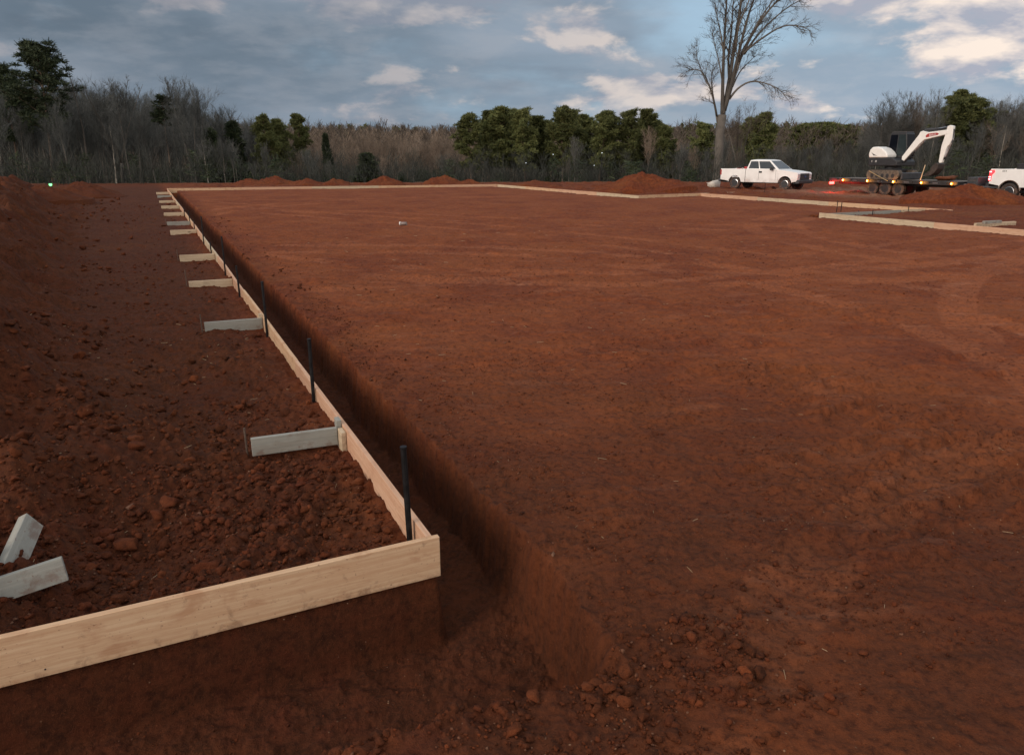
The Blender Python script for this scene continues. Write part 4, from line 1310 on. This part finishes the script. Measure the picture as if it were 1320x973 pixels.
# things on and about the trailer deck
ex.scale = (.78, .88, 1)
Mex = Matrix.Translation(ex.location) @ Matrix.Rotation(ex.rotation_euler.z, 4, 'Z') @ Matrix.Diagonal((.78, .88, 1, 1))
def tube_world(name, pts, r, mat, label, cat, group=None):
    o = MB().tube([Mex @ Vector(p) for p in pts], r, 8).build(name, mat)
    return tag(o, label, cat, group)
tube_world('tie_down_chain', [(-1.1, -1.0, .46), (-.4, -1.12, .25), (.75, -1.30, -.06)], .022, simple('yellow_chain', (.33, .25, .13), .6, .3), 'pale chain binder slanting across the excavator track to the trailer rail', 'chain')
tube_world('marker_pole', [(3.06, -1.1, .02), (3.26, -1.1, .82)], .022, simple('pale_pole', (.55, .42, .27), .6), 'thin pale pole leaning beside the excavator bucket', 'pole')
vs, fs = CV2[5]
o = np_mesh('deck_dirt', vs * np.array([.75, .55, .25]), fs, SOIL, smooth=True)
set_soil_attr(o.data, np.tile([.2, .4, 0, 1], (len(vs), 1)))
q = Mex @ Vector((3.9, .1, .13)); o.location = q
tag(o, 'small heap of tan dirt on the trailer deck by the bucket', 'dirt heap')
# pale rubble strip by the tongue
for i, (px, py, s, lab) in enumerate([(1243, 238, .28, 'leftmost pale slab of rubble under the trailer tongue'), (1256, 238, .34, 'middle pale slab of rubble under the trailer tongue'), (1265, 237.5, .24, 'rightmost pale slab of rubble under the trailer tongue')]):
    X, Y = at_y(px, py, 41.5)[:2]
    vs, fs = CV2[i]
    o = np_mesh('concrete_slab', vs * s * np.array([1.3, .9, .35]), fs, simple('pale_concrete', (.50, .44, .37), .85))
    o.location = (X, Y, gz_at(X, Y) + s * .2 + .12)
    tag(o, lab, 'slab', 'pale rubble by the trailer tongue')

# ------------------------------------------------------------------ lamps seen through the woods
def yard_lamp(px, py, Y, r, mat, label, arm=0.0):
    X, _, Z = at_y(px, py, Y)
    zb = gz_at(X, Y)
    t = empty('yard_lamp', (X, Y, zb), 0, label, 'lamp', 'lamps among the trees')
    h = Z - zb
    MB().tube([(0, .12, 0), (0, .12, h + .1)], [.05, .03], 8).build('pole', STEEL, t)
    MB().lathe([(.001, .06), (r * .6, .05), (r * 1.15, -.03), (r * 1.2, -.05), (r, -.05)], (0, 0, h + r), 'Z', 14, close=False).build('hood', STEEL, t)
    m = MB(); m.lathe([(.001, -r), (r * .7, -r * .7), (r, 0), (r * .7, r * .6), (.001, r * .8)], (0, 0, h), 'Z', 12, close=False); m.build('bulb', mat, t, smooth=True)
    return t
yard_lamp(65, 238, 60, .12, GREEN_LAMP, 'bright greenish white lamp low on the left behind the dirt berm')
yard_lamp(157, 217, 72, .035, WHITE_LAMP, 'tiny white lamp in the dark woods left of the back corner')
for px, py, lab in [(678, 210, 'tiny white lamp low among the middle pines, leftmost of four'), (713, 199, 'tiny white lamp among the middle pines, second from the left'), (766, 213, 'tiny white lamp low among the middle pines, third from the left'), (776, 197, 'tiny white lamp among the middle pines, highest on the right')]:
    yard_lamp(px, py, 78, .04, WHITE_LAMP, lab)

# ------------------------------------------------------------------ trees
class Tw:
    """branches as thin tubes, twigs as slivers"""
    def __init__(s, seed):
        s.r = random.Random(seed); s.wood = MB(); s.tv = []; s.lim = MB()

    def curve(s, p, dr, L, n, wob, up):
        pts = [Vector(p)]; dr = Vector(dr).normalized()
        for i in range(n):
            dr = (dr + Vector((s.r.gauss(0, wob), s.r.gauss(0, wob), s.r.gauss(0, wob) + up))).normalized()
            pts.append(pts[-1] + dr * (L / n))
        return pts

    def twig(s, p, dr, L, w):
        dr = Vector(dr).normalized()
        a = dr.cross(Vector((s.r.gauss(0, 1), s.r.gauss(0, 1), s.r.gauss(0, 1))))
        if a.length < 1e-6: return
        a = a.normalized() * w
        q = Vector(p)
        mid = q + dr * L * .5 + Vector((s.r.gauss(0, .06), s.r.gauss(0, .06), s.r.gauss(0, .06))) * L
        tip = q + dr * L + Vector((s.r.gauss(0, .1), s.r.gauss(0, .1), s.r.gauss(0, .1) + .08)) * L
        s.tv += [q - a, q + a, mid + a * .7, mid - a * .7, mid - a * .7, mid + a * .7, tip + a * .25, tip - a * .25]

    def side(s, dr, ang):
        dr = Vector(dr).normalized()
        ax = dr.cross(Vector((s.r.gauss(0, 1), s.r.gauss(0, 1), s.r.gauss(0, 1))))
        if ax.length < 1e-6: ax = Vector((1, 0, 0))
        return Matrix.Rotation(ang, 3, ax.normalized()) @ dr

    def spray(s, pts, n, L, w, a0=.35, a1=.9):
        for _ in range(n):
            t = s.r.random() ** .7 * (len(pts) - 1.001)
            i = int(t); p = pts[i].lerp(pts[i + 1], t - i)
            dr = pts[i + 1] - pts[i]
            s.twig(p, s.side(dr, s.r.uniform(a0, a1)), L * s.r.uniform(.5, 1.2), w)

    def finish(s, root, bark, twigm, crown_name='crown'):
        s.wood.build('trunk', bark, root, smooth=True)
        tv = np.array([tuple(v) for v in s.tv]); nt_ = len(tv) // 4
        fq = np.arange(nt_ * 4).reshape(-1, 4)
        lv = np.array(s.lim.v) if s.lim.v else np.zeros((0, 3))
        lf = np.array([f for f in s.lim.f if len(f) == 4]).reshape(-1, 4)
        allv = np.concatenate([tv, lv]); allf = np.concatenate([fq, lf + len(tv)]) if len(lf) else fq
        np_mesh(crown_name, allv, allf.astype(int), twigm, root)
        return root


def bare_tree(seed, Ht, spread, bark, twigm, lo=.32, nl=20, tw=.0095, fork=0, up=.10):
    T = Tw(seed); r = T.r
    root = empty('bare_tree')
    r0 = Ht * .0125
    stems = []
    if fork:
        base = T.curve((0, 0, -.5), (r.gauss(0, .04), r.gauss(0, .04), 1), Ht * lo + .5, 4, .03, .05)
        T.wood.tube(base, [r0 * 1.2, r0, r0 * .95, r0 * .9, r0 * .85], 7)
        for k in range(fork):
            q = 2 * math.pi * (k + r.random() * .6) / fork
            st = T.curve(base[-1], (math.cos(q) * .32, math.sin(q) * .32, 1), Ht * (1 - lo) * r.uniform(.85, 1.0), 8, .05, .05)
            T.wood.tube(st, [r0 * .62 * (1 - .88 * i / 8) for i in range(9)], 6)
            stems.append((st, 0.05))
    else:
        st = T.curve((0, 0, -.5), (r.gauss(0, .03), r.gauss(0, .03), 1), Ht + .3, 12, .035, .06)
        T.wood.tube(st, [r0 * (1.15 if i == 0 else 1) * (1 - .93 * i / 12) for i in range(13)], 7)
        stems.append((st, lo))
    nl = nl // len(stems)
    for st, l0 in stems:
        top = st[-1].z
        for k in range(nl):
            t = l0 + (.97 - l0) * ((k + r.random()) / nl)
            t = t * (len(st) - 1); i = int(t)
            p = st[i].lerp(st[i + 1], t - i); dr = st[i + 1] - st[i]
            rel = t / (len(st) - 1)
            # limbs sweep up towards the top of the crown
            ang = r.uniform(.30, .85) * (1.1 - .4 * rel)
            q = r.uniform(0, 6.283)
            d0 = Vector((math.cos(q) * math.sin(ang), math.sin(q) * math.sin(ang), math.cos(ang)))
            L = min(spread / max(.35, math.sin(ang)) * r.uniform(.5, 1.0), (top * r.uniform(.72, 1.0) - p.z) / max(.5, math.cos(ang)))
            L = max(L, spread * .22)
            lm = T.curve(p, d0, L, 6, .07, up)
            rr = r0 * .27 * (1.05 - .65 * rel)
            T.lim.tube(lm, [rr * (1 - .88 * q_ / 6) for q_ in range(7)], 4, cap=False)
            T.spray(lm[2:], int(4 + L * 3), min(.9, .25 + L * .25), tw, .25, .7)
            for j in range(2 + int(L * 2.0)):
                tt = r.uniform(.2, .98) * 5.99; jj = int(tt)
                p2 = lm[jj].lerp(lm[jj + 1], tt - jj)
                L2 = min(L * r.uniform(.22, .45), 1.9)
                sb = T.curve(p2, T.side(lm[jj + 1] - lm[jj], r.uniform(.35, .8)), L2, 3, .1, up * 1.2)
                T.lim.tube(sb, [rr * .38, rr * .26, rr * .17, rr * .08], 3, cap=False)
                T.spray(sb, int(6 + L2 * 7), min(.8, .25 + L2 * .4), tw, .3, .8)
    T.finish(root, bark, twigm)
    root['h'] = max(v[2] for v in (tuple(q) for q in T.tv))
    return root


def needle_clumps(cs, rnd, per, mat, root, name='crown', nl=.40, nw=.034):
    """tufts of needles: many narrow slivers about each clump centre (centre, radius)"""
    g = np.random.default_rng(rnd.randint(0, 10 ** 6))
    V = []
    for c, rad in cs:
        n = max(10, int(per * rad * rad / .36))
        dirs = g.normal(size=(n, 3)); dirs /= np.linalg.norm(dirs, axis=1)[:, None]
        dirs[:, 2] = np.abs(dirs[:, 2]) * .8 - .25 * (g.random(n) < .4)
        base = np.array(c) + dirs * rad * g.uniform(.15, .8, (n, 1)) * np.array([1, 1, .62])
        L = nl * g.uniform(.6, 1.3, (n, 1))
        side_ = np.cross(dirs, g.normal(size=(n, 3))); side_ /= np.linalg.norm(side_, axis=1)[:, None] + 1e-9
        dd = dirs + g.normal(0, .35, (n, 3)); dd /= np.linalg.norm(dd, axis=1)[:, None]
        w = nw * g.uniform(.8, 2.6, (n, 1))
        V.append(np.stack([base - side_ * w, base + side_ * w, base + dd * L + side_ * w * .35, base + dd * L - side_ * w * .35], 1).reshape(-1, 3))
    V = np.concatenate(V)
    return np_mesh(name, V, np.arange(len(V)).reshape(-1, 4), mat, root)


def pine_tree(seed, Ht, crown_lo, spread, mat, shape='round', per=44):
    r = random.Random(seed); T = Tw(seed + 50)
    root = empty('pine_tree')
    r0 = Ht * .0125
    st = T.curve((0, 0, -.5), (r.gauss(0, .02), r.gauss(0, .02), 1), Ht + .2, 12, .022, .06)
    m = MB(); m.tube(st, [r0 * (1 - .9 * i / 12) for i in range(13)], 8)
    cs = []
    nb = {'sparse': 30, 'ragged': 54}.get(shape, 62)
    for k in range(nb):
        t = crown_lo + (1 - crown_lo) * (k + r.random()) / nb
        t = min(t, .99); ti = t * 12; i = int(ti)
        p = st[i].lerp(st[min(12, i + 1)], ti - i)
        rel = (t - crown_lo) / (1 - crown_lo)
        if shape == 'cone': env = (1 - rel) ** .8 * 1.0 + .06
        else: env = math.sin(math.pi * (.16 + .80 * rel)) ** .75
        L = spread * env * r.uniform(.55, 1.15)
        if shape == 'sparse' and r.random() < .25: continue
        q = r.uniform(0, 2 * math.pi)
        d0 = Vector((math.cos(q), math.sin(q), r.uniform(-.05, .45) + .5 * rel))
        br = T.curve(p, d0, L, 4, .08, .07)
        m.tube(br, [r0 * .26, r0 * .2, r0 * .14, r0 * .09, r0 * .04], 4)
        for j in range(2, 5):
            for _ in range(2 if shape != 'sparse' else 1):
                c = br[j] + Vector((r.gauss(0, .25), r.gauss(0, .25), r.gauss(.08, .18))) * min(1, L * .5)
                cs.append((tuple(c), r.uniform(.48, .82) * (.7 + .16 * spread)))
    cs.append((tuple(st[-1]), .5))
    m.build('trunk', BARK_PINE, root, smooth=True)
    cr = needle_clumps(cs, r, per, mat, root)
    root['h'] = max(c[0][2] + c[1] * .6 for c in cs)
    return root


PROTO = {}
def keep(kind, o): PROTO.setdefault(kind, []).append(o)
for i in range(4): keep('bare', bare_tree(300 + i, 14, 3.9, BARK_GREY, TWIG_GREY, lo=.26, nl=30))
for i in range(4): keep('slim', bare_tree(320 + i, 15, 2.9, BARK_GREY, TWIG_BROWN, lo=.34, nl=30, up=.16))
for i in range(3): keep('broad', bare_tree(340 + i, 13, 3.8, BARK_GREY, TWIG_BROWN, lo=.24, nl=33, fork=3))
for i in range(2): keep('tan', bare_tree(360 + i, 13, 3.2, BARK_GREY, TWIG_TAN, lo=.3, nl=28, up=.14))
for i in range(2): keep('pale', bare_tree(380 + i, 15, 3.4, BARK_PALE, TWIG_GREY, lo=.40, nl=22))
keep('snag', bare_tree(395, 15, 1.3, BARK_GREY, TWIG_GREY, lo=.45, nl=9))
for i in range(4): keep('pine', pine_tree(400 + i, 14, .28, 3.2, NEEDLE))
for i in range(2): keep('tallpine', pine_tree(420 + i, 18, .42, 4.0, NEEDLE_DARK, 'ragged', per=30))
keep('thinpine', pine_tree(430, 14, .70, 1.8, NEEDLE_DARK, 'sparse'))
for i in range(2): keep('cedar', pine_tree(440 + i, 8, .06, 1.9, NEEDLE_DARK, 'cone'))
USED = set()
trng = random.Random(99)


def plant(kind, px, ytop, Y, label, group, var=None, wide=1.0):
    X, _, Z = at_y(px, ytop, Y)
    zb = gz_at(X, Y)
    pr = PROTO[kind]
    o = pr[(var if var is not None else trng.randrange(len(pr))) % len(pr)]
    h0 = o['h']
    if o.name in USED: c = copy_tree(o)
    else: c = o; USED.add(o.name)
    s = max(.15, (Z - zb) / h0)
    w = s * wide * trng.uniform(.9, 1.12)
    c.location = (X, Y, zb - .05); c.scale = (w, w, s)
    c.rotation_euler = (0, 0, trng.uniform(0, 6.28))
    if px < 335 and kind in ('bare', 'slim', 'broad', 'snag'):
        for k_ in c.children:
            if k_.name.startswith('crown'):
                k_.material_slots[0].link = 'OBJECT'; k_.material_slots[0].material = TWIG_COLD
    if 370 < px < 625 and Y > 90 and kind in ('bare', 'slim', 'broad'):
        for k_ in c.children:
            if k_.name.startswith('crown'):
                k_.material_slots[0].link = 'OBJECT'; k_.material_slots[0].material = TWIG_TAN
    tag(c, label, 'tree', group)
    return c


# the large leafless tree behind the pickup: its leaders follow the photograph, spread in depth
TY = 80.0
def big_tree():
    T = Tw(777); r = T.r
    b = Vector(at_y(924, 226, TY)); b.z = gz_at(b.x, TY)
    root = empty('bare_tree', b, 0, 'very tall bare tree with many steep limbs rising out of frame behind the white pickup', 'tree')
    def pt(cx, cy, off): return Vector(at_y(860 + cx / 3.742, cy / 3.742, TY + off)) - b
    tr_ = [pt(243, 880, 0), pt(245, 850, 0), pt(250, 740, 0), pt(255, 640, 0), pt(266, 555, 0)]
    T.wood.tube(tr_, [.62, .52, .44, .42, .43], 12)
    LE = [([(266, 560), (268, 430), (272, 290), (280, 130), (288, -10), (292, -120)], .21, -.8),
          ([(270, 550), (300, 390), (326, 210), (350, 60), (368, -70), (380, -150)], .24, 1.0),
          ([(276, 535), (312, 400), (345, 260), (385, 100), (425, -20), (460, -110)], .22, -1.6),
          ([(284, 510), (350, 290), (415, 160), (495, 45), (575, -30), (640, -80)], .20, 2.2),
          ([(345, 300), (372, 255), (470, 178), (560, 128), (640, 128), (692, 150)], .13, -2.4),
          ([(372, 262), (430, 180), (500, 105), (600, 25), (700, -20)], .13, 2.8),
          ([(350, 290), (400, 190), (450, 90), (520, -10), (560, -70)], .13, -1.2),
          ([(244, 590), (228, 500), (205, 420), (165, 345), (105, 335)], .13, 1.6),
          ([(240, 560), (225, 480), (214, 390), (226, 300)], .10, -1.4),
          ([(212, 430), (180, 380), (150, 300), (140, 260)], .07, 2.0),
          ([(300, 480), (340, 430), (400, 396), (470, 402), (535, 430), (572, 470)], .12, -2.0),
          ([(316, 420), (350, 350), (400, 295), (442, 258)], .08, 1.8),
          ([(270, 420), (250, 300), (232, 230), (215, 160)], .08, 2.4),
          ([(275, 300), (262, 180), (240, 80), (225, -20)], .09, -2.0),
          ([(300, 400), (296, 280), (310, 150), (318, 20), (325, -90)], .14, 2.0),
          ([(330, 250), (345, 130), (400, -10), (420, -90)], .12, -2.6)]
    for pl, rad, dep in LE:
        n = len(pl); ps = []
        for i, (cx, cy) in enumerate(pl):
            ps.append(pt(cx, cy, dep * i / (n - 1)))
        sm = []
        for i in range(n - 1):                       # smooth through the points
            p0, p1, p2, p3 = ps[max(0, i - 1)], ps[i], ps[i + 1], ps[min(n - 1, i + 2)]
            for k in range(3):
                t = k / 3
                sm.append(.5 * ((2 * p1) + (p2 - p0) * t + (2 * p0 - 5 * p1 + 4 * p2 - p3) * t * t + (3 * p1 - p0 - 3 * p2 + p3) * t ** 3))
        sm.append(ps[-1])
        N = len(sm)
        T.wood.tube(sm, [rad * (1 - .8 * i / (N - 1)) for i in range(N)], 7)
        Ls = sum((sm[i + 1] - sm[i]).length for i in range(N - 1))
        for k in range(int(6 + Ls * 1.7)):
            t = (.22 + .78 * r.random() ** .8) * (N - 1.01); i = int(t)
            p = sm[i].lerp(sm[i + 1], t - i)
            L = r.uniform(.9, 2.6) * (1.1 - .3 * t / N)
            d0 = T.side(sm[i + 1] - sm[i], r.uniform(.35, .85))
            sb = T.curve(p, d0, L, 4, .12, .06 if pl[-1][1] < 300 else -.05)
            rr = max(.018, rad * .22)
            T.lim.tube(sb, [rr, rr * .7, rr * .5, rr * .35, rr * .15], 4, cap=False)
            for j in range(3):
                q = sb[r.randint(1, 3)]
                s2 = T.curve(q, T.side(d0, r.uniform(.4, .8)), L * .5, 3, .12, .05)
                T.lim.tube(s2, [rr * .4, rr * .3, rr * .2, rr * .1], 3, cap=False)
                T.spray(s2, 5, .5, .011)
            T.spray(sb, 9, .6, .012)
    T.finish(root, BARK_GREY, TWIG_BROWN)
big_tree()

# pines one by one: px, top y, distance
GP = 'pines behind the back form'
def side_words(px):
    if px < 130: return 'at the far left end of the woods'
    if px < 230: return 'in the woods left of the back corner'
    if px < 330: return 'behind the left end of the back form'
    if px < 430: return 'behind the two leftmost heaps on the back form'
    if px < 520: return 'above the pointed heap on the back form'
    if px < 610: return 'just left of the middle pines'
    if px < 760: return 'among the left half of the middle pines'
    if px < 880: return 'among the right half of the middle pines'
    if px < 960: return 'behind the tall bare tree and pickup bed'
    if px < 1050: return 'behind the white pickup cab'
    if px < 1120: return 'between the pickup and excavator'
    if px < 1200: return 'behind the excavator'
    if px < 1260: return 'right of the excavator arm'
    return 'behind the right truck'
plant('tallpine', 36, 46, 82, 'tallest dark pine with a ragged crown at the far left', GP, 0, 1.0)
plant('tallpine', -4, 78, 86, 'dark pine cut by the left edge beside the tallest pine', GP, 1)
plant('thinpine', 208, 121, 86, 'lone pine with a small tuft crown high on a thin trunk', GP, 0)
plant('cedar', 302, 155, 92, 'dark evergreen with a narrow top left of the two bushy pines', GP, 0, .9)
plant('pine', 337, 145, 92, 'left of two bushy dark pines behind the back form', GP, 0, .85)
plant('pine', 357, 152, 95, 'right of two bushy dark pines behind the back form', GP, 1, .8)
plant('pine', 386, 145, 98, 'pointed dark pine right of the two bushy pines', GP, 2, .7)
plant('cedar', 421, 171, 95, 'thin dark cedar top poking out of the bare woods', GP, 1, .5)
plant('cedar', 475, 196, 80, 'round dark evergreen low in front of the bare woods', GP, 0, 2.0)
plant('cedar', 270, 165, 88, 'dark evergreen low behind the left end of the back form', GP, 1, 1.1)
MP = [(607, 143, 88), (630, 141, 95), (641, 136, 90), (664, 139, 96), (678, 136, 88), (690, 148, 93), (703, 154, 98), (727, 135, 88), (741, 139, 94), (757, 146, 99), (775, 141, 88), (787, 146, 95), (815, 138, 88), (833, 139, 92), (846, 149, 97), (858, 160, 90), (868, 178, 92)]
NUMW = ['first', 'second', 'third', 'fourth', 'fifth', 'sixth', 'seventh', 'eighth', 'ninth', 'tenth', 'eleventh', 'twelfth', 'thirteenth', 'fourteenth', 'fifteenth', 'sixteenth', 'seventeenth']
for i, (px, yt, Y) in enumerate(MP):
    plant('pine', px, yt, Y, 'bushy green pine of the middle stand, %s from its left end' % NUMW[i], GP, i, .92)
for i, (px, yt, Y) in enumerate([(905, 155, 110), (985, 143, 100), (972, 150, 104), (1035, 160, 170), (1050, 157, 172), (1063, 156, 168), (1078, 157, 171), (1092, 160, 170), (1232, 122, 92), (1247, 114, 96), (1262, 124, 94), (1280, 138, 98)]):
    plant('pine', px, yt, Y, 'olive pine %s, %s right-hand pine from the left' % (side_words(px), NUMW[i]), GP, i, 1.0 if Y < 160 else 1.3)

# bare trees that stand out
GB = 'leafless trees at the edge of the woods'
for kind, px, yt, Y, lab, w in [('snag', 91, 78, 84, 'bare snag with a forked thin top right of the tallest pine', 1), ('broad', 138, 92, 84, 'broad rounded bare tree on the left skyline', 1.25), ('slim', 118, 100, 88, 'slender bare tree left of the broad rounded one', 1),
        ('slim', 233, 91, 86, 'tall slender bare tree with a pale trunk behind the tuft pine', 1.1), ('slim', 246, 97, 90, 'tall slender bare tree right of the pale trunk one', 1), ('bare', 277, 128, 92, 'bare tree sloping the skyline right of the tallest slender ones', 1),
        ('bare', 742, 172, 82, 'grey bare tree in front of the middle pines', .9), ('tan', 838, 160, 84, 'tan bare tree in front of the right end of the middle pines', .8), ('broad', 880, 180, 80, 'spreading low bare tree left of the tall one behind the pickup', 1.1),
        ('broad', 958, 120, 88, 'bare tree filling in right of the tall one behind the pickup', 1), ('pale', 1214, 104, 86, 'pale trunked bare tree right of the excavator boom', 1.0), ('bare', 1143, 118, 90, 'bare grey tree rising above the excavator cab', 1),
        ('bare', 1163, 112, 92, 'second bare grey tree rising above the excavator boom', 1), ('slim', 1192, 114, 92, 'slim bare tree above the excavator elbow', 1), ('bare', 1302, 116, 96, 'bare grey tree above the right truck', 1.1), ('pale', 1300, 150, 76, 'leaning pale trunk bare tree at the right edge', .7)]:
    plant(kind, px, yt, Y, lab, GB, None, w)

SKY_X = [-120, 0, 30, 60, 100, 150, 200, 230, 270, 330, 400, 450, 500, 560, 600, 700, 870, 900, 960, 1000, 1040, 1100, 1130, 1200, 1260, 1320, 1430]
SKY_Y = [82, 80, 86, 90, 92, 98, 120, 96, 128, 153, 160, 164, 168, 168, 166, 168, 176, 165, 158, 168, 176, 170, 142, 124, 122, 120, 118]
for row, (Y0, Y1, n, lo0, lo1, w) in enumerate([(74, 88, 78, 22, 70, .95), (88, 108, 84, 8, 38, 1.0), (108, 140, 74, 0, 24, 1.05)]):
    word = ['front', 'middle', 'back'][row]
    for k in range(n):
        px = -90 + (1500) * (k + trng.uniform(.1, .9)) / n
        if 620 < px < 850 and row == 0 and trng.random() < .55: continue
        yt = np.interp(px, SKY_X, SKY_Y) + trng.uniform(lo0, lo1)
        kind = trng.choices(['bare', 'slim', 'broad', 'tan', 'pale'], [3, 4, 2, 3 if 380 < px < 620 else .6, .4])[0]
        plant(kind, px, min(yt, 205), trng.uniform(Y0, Y1), '%s bare tree, %s row, %s' % ({'bare': 'grey', 'slim': 'slender brown', 'broad': 'forked brown', 'tan': 'tan', 'pale': 'pale trunked'}[kind], word, side_words(px)), GB, None, w)
# far woods that read as one mass, on the falling land and the ridge
def mass(name, n, r0, r1, hmin, hmax, tmat, per, wd, tw, a0=-50, a1=50, evergreen=False, seed=1):
    g = np.random.default_rng(seed)
    a = np.radians(g.uniform(a0, a1, n)); r = r0 * (r1 / r0) ** g.random(n)
    x = r * np.sin(a); y = r * np.cos(a); z = ground(x, y, False)
    h = g.uniform(hmin, hmax, n)
    m_ = per
    t = g.random((n, m_)) ** .75
    cx = x[:, None] + g.normal(0, 1, (n, m_)) * wd * (1.15 - t) * (1 if not evergreen else .8)
    cy = y[:, None] + g.normal(0, 1, (n, m_)) * wd * (1.15 - t)
    cz = z[:, None] + h[:, None] * (.12 + .86 * t)
    sc = (r / 160)[:, None] ** .6
    L = g.uniform(.5, 1.3, (n, m_)) * (1.5 if not evergreen else .9) * sc
    w = tw * g.uniform(.6, 1.4, (n, m_)) * sc
    if evergreen:
        d_ = g.normal(size=(n, m_, 3)); d_[..., 2] *= .5
    else:
        d_ = np.stack([g.normal(0, .55, (n, m_)), g.normal(0, .55, (n, m_)), np.ones((n, m_))], -1)
    d_ /= np.linalg.norm(d_, axis=-1, keepdims=True)
    s_ = np.cross(d_, g.normal(size=(n, m_, 3))); s_ /= np.linalg.norm(s_, axis=-1, keepdims=True) + 1e-9
    b = np.stack([cx, cy, cz], -1)
    V = np.stack([b - s_ * w[..., None], b + s_ * w[..., None], b + d_ * L[..., None] + s_ * w[..., None] * .4, b + d_ * L[..., None] - s_ * w[..., None] * .4], 2).reshape(-1, 3)
    # trunks
    tv_ = []
    if not evergreen:
        tw_ = .07 * (r / 160) ** .6
        top = h * .8
        q = np.stack([np.stack([x - tw_, y, z - .5], -1), np.stack([x + tw_, y, z - .5], -1), np.stack([x + tw_ * .2, y, z + top], -1), np.stack([x - tw_ * .2, y, z + top], -1)], 1)
        q2 = np.stack([np.stack([x, y - tw_, z - .5], -1), np.stack([x, y + tw_, z - .5], -1), np.stack([x, y + tw_ * .2, z + top], -1), np.stack([x, y - tw_ * .2, z + top], -1)], 1)
        V = np.concatenate([V, q.reshape(-1, 3), q2.reshape(-1, 3)])
    o = np_mesh(name, V, np.arange(len(V)).reshape(-1, 4), tmat)
    return tag(o, kind='stuff')
UNDER = leaf_material('underbrush', (.024, .027, .023), (.052, .054, .045), .9)
mass('distant_woods', 1500, 140, 330, 8, 13, TWIG_BROWN, 90, 1.6, .05, seed=1)
mass('distant_tan_woods', 900, 170, 420, 9, 13, TWIG_TAN, 80, 1.7, .06, -16, 4, seed=2)
mass('ridge_woods', 2600, 330, 900, 10, 15, TWIG_BROWN, 60, 2.4, .09, seed=3)
mass('ridge_pines', 260, 420, 900, 12, 17, NEEDLE, 110, 2.2, .35, evergreen=True, seed=4)
def woods(name, kinds, n, px0, px1, Y0, Y1, jit, seed, tm):
    """a stand of whole trees too deep in the woods to tell apart, as one mesh"""
    g = np.random.default_rng(seed); VV = []
    src = []
    for k in kinds:
        for o in PROTO[k]:
            cr = [c for c in KIDS[o.name] if c.name.startswith('crown')][0].data
            a_ = np.zeros(len(cr.vertices) * 3, np.float32); cr.vertices.foreach_get('co', a_)
            fi = np.zeros(len(cr.loops), np.int32); cr.loops.foreach_get('vertex_index', fi)
            src.append((a_.reshape(-1, 3), fi.reshape(-1, 4), o['h']))
    FF = []; off = 0
    for i in range(n):
        px = px0 + (px1 - px0) * (i + g.random()) / n
        Y = g.uniform(Y0, Y1)
        yt = np.interp(px, SKY_X, SKY_Y) + g.uniform(*jit)
        X, _, Z = at_y(px, yt, Y)
        zb = gz_at(X, Y)
        vs, fs, h0 = src[g.integers(len(src))]
        k = (Z - zb) / h0; a = g.uniform(0, 6.28); w = k * g.uniform(.9, 1.25)
        R_ = np.array([[math.cos(a), -math.sin(a), 0], [math.sin(a), math.cos(a), 0], [0, 0, 1]])
        VV.append((vs @ R_.T) * np.array([w, w, k]) + np.array([X, Y, zb])); FF.append(fs + off); off += len(vs)
        tr = .12 * k; q = np.array([[-tr, 0, -.5], [tr, 0, -.5], [tr * .3, 0, h0 * .75], [-tr * .3, 0, h0 * .75], [0, -tr, -.5], [0, tr, -.5], [0, tr * .3, h0 * .75], [0, -tr * .3, h0 * .75]])
        VV.append(q * np.array([1, 1, k]) + np.array([X, Y, zb])); FF.append(np.array([[0, 1, 2, 3], [4, 5, 6, 7]]) + off); off += 8
    return tag(np_mesh(name, np.concatenate(VV), np.concatenate(FF), tm), kind='stuff')
woods('left_deep_woods', ['bare', 'slim', 'broad'], 60, -100, 335, 95, 140, (-2, 26), 11, TWIG_COLD)
woods('right_deep_woods', ['bare', 'slim', 'broad'], 46, 1110, 1420, 95, 130, (-4, 24), 13, TWIG_GREY)
woods('middle_deep_woods', ['bare', 'tan', 'broad'], 34, 335, 620, 120, 165, (-3, 14), 14, TWIG_TAN)
mass('undergrowth', 1700, 72, 130, .8, 3.2, UNDER, 40, .8, .018, seed=5)
mass('evergreen_brush', 120, 72, 130, 1.0, 3.2, NEEDLE_DARK, 150, .7, .05, evergreen=True, seed=6)

for k, o in enumerate([q for l in PROTO.values() for q in l]):
    if o.name not in USED:                          # a prototype nobody used
        for c in KIDS.get(o.name, []): bpy.data.objects.remove(c)
        bpy.data.objects.remove(o)
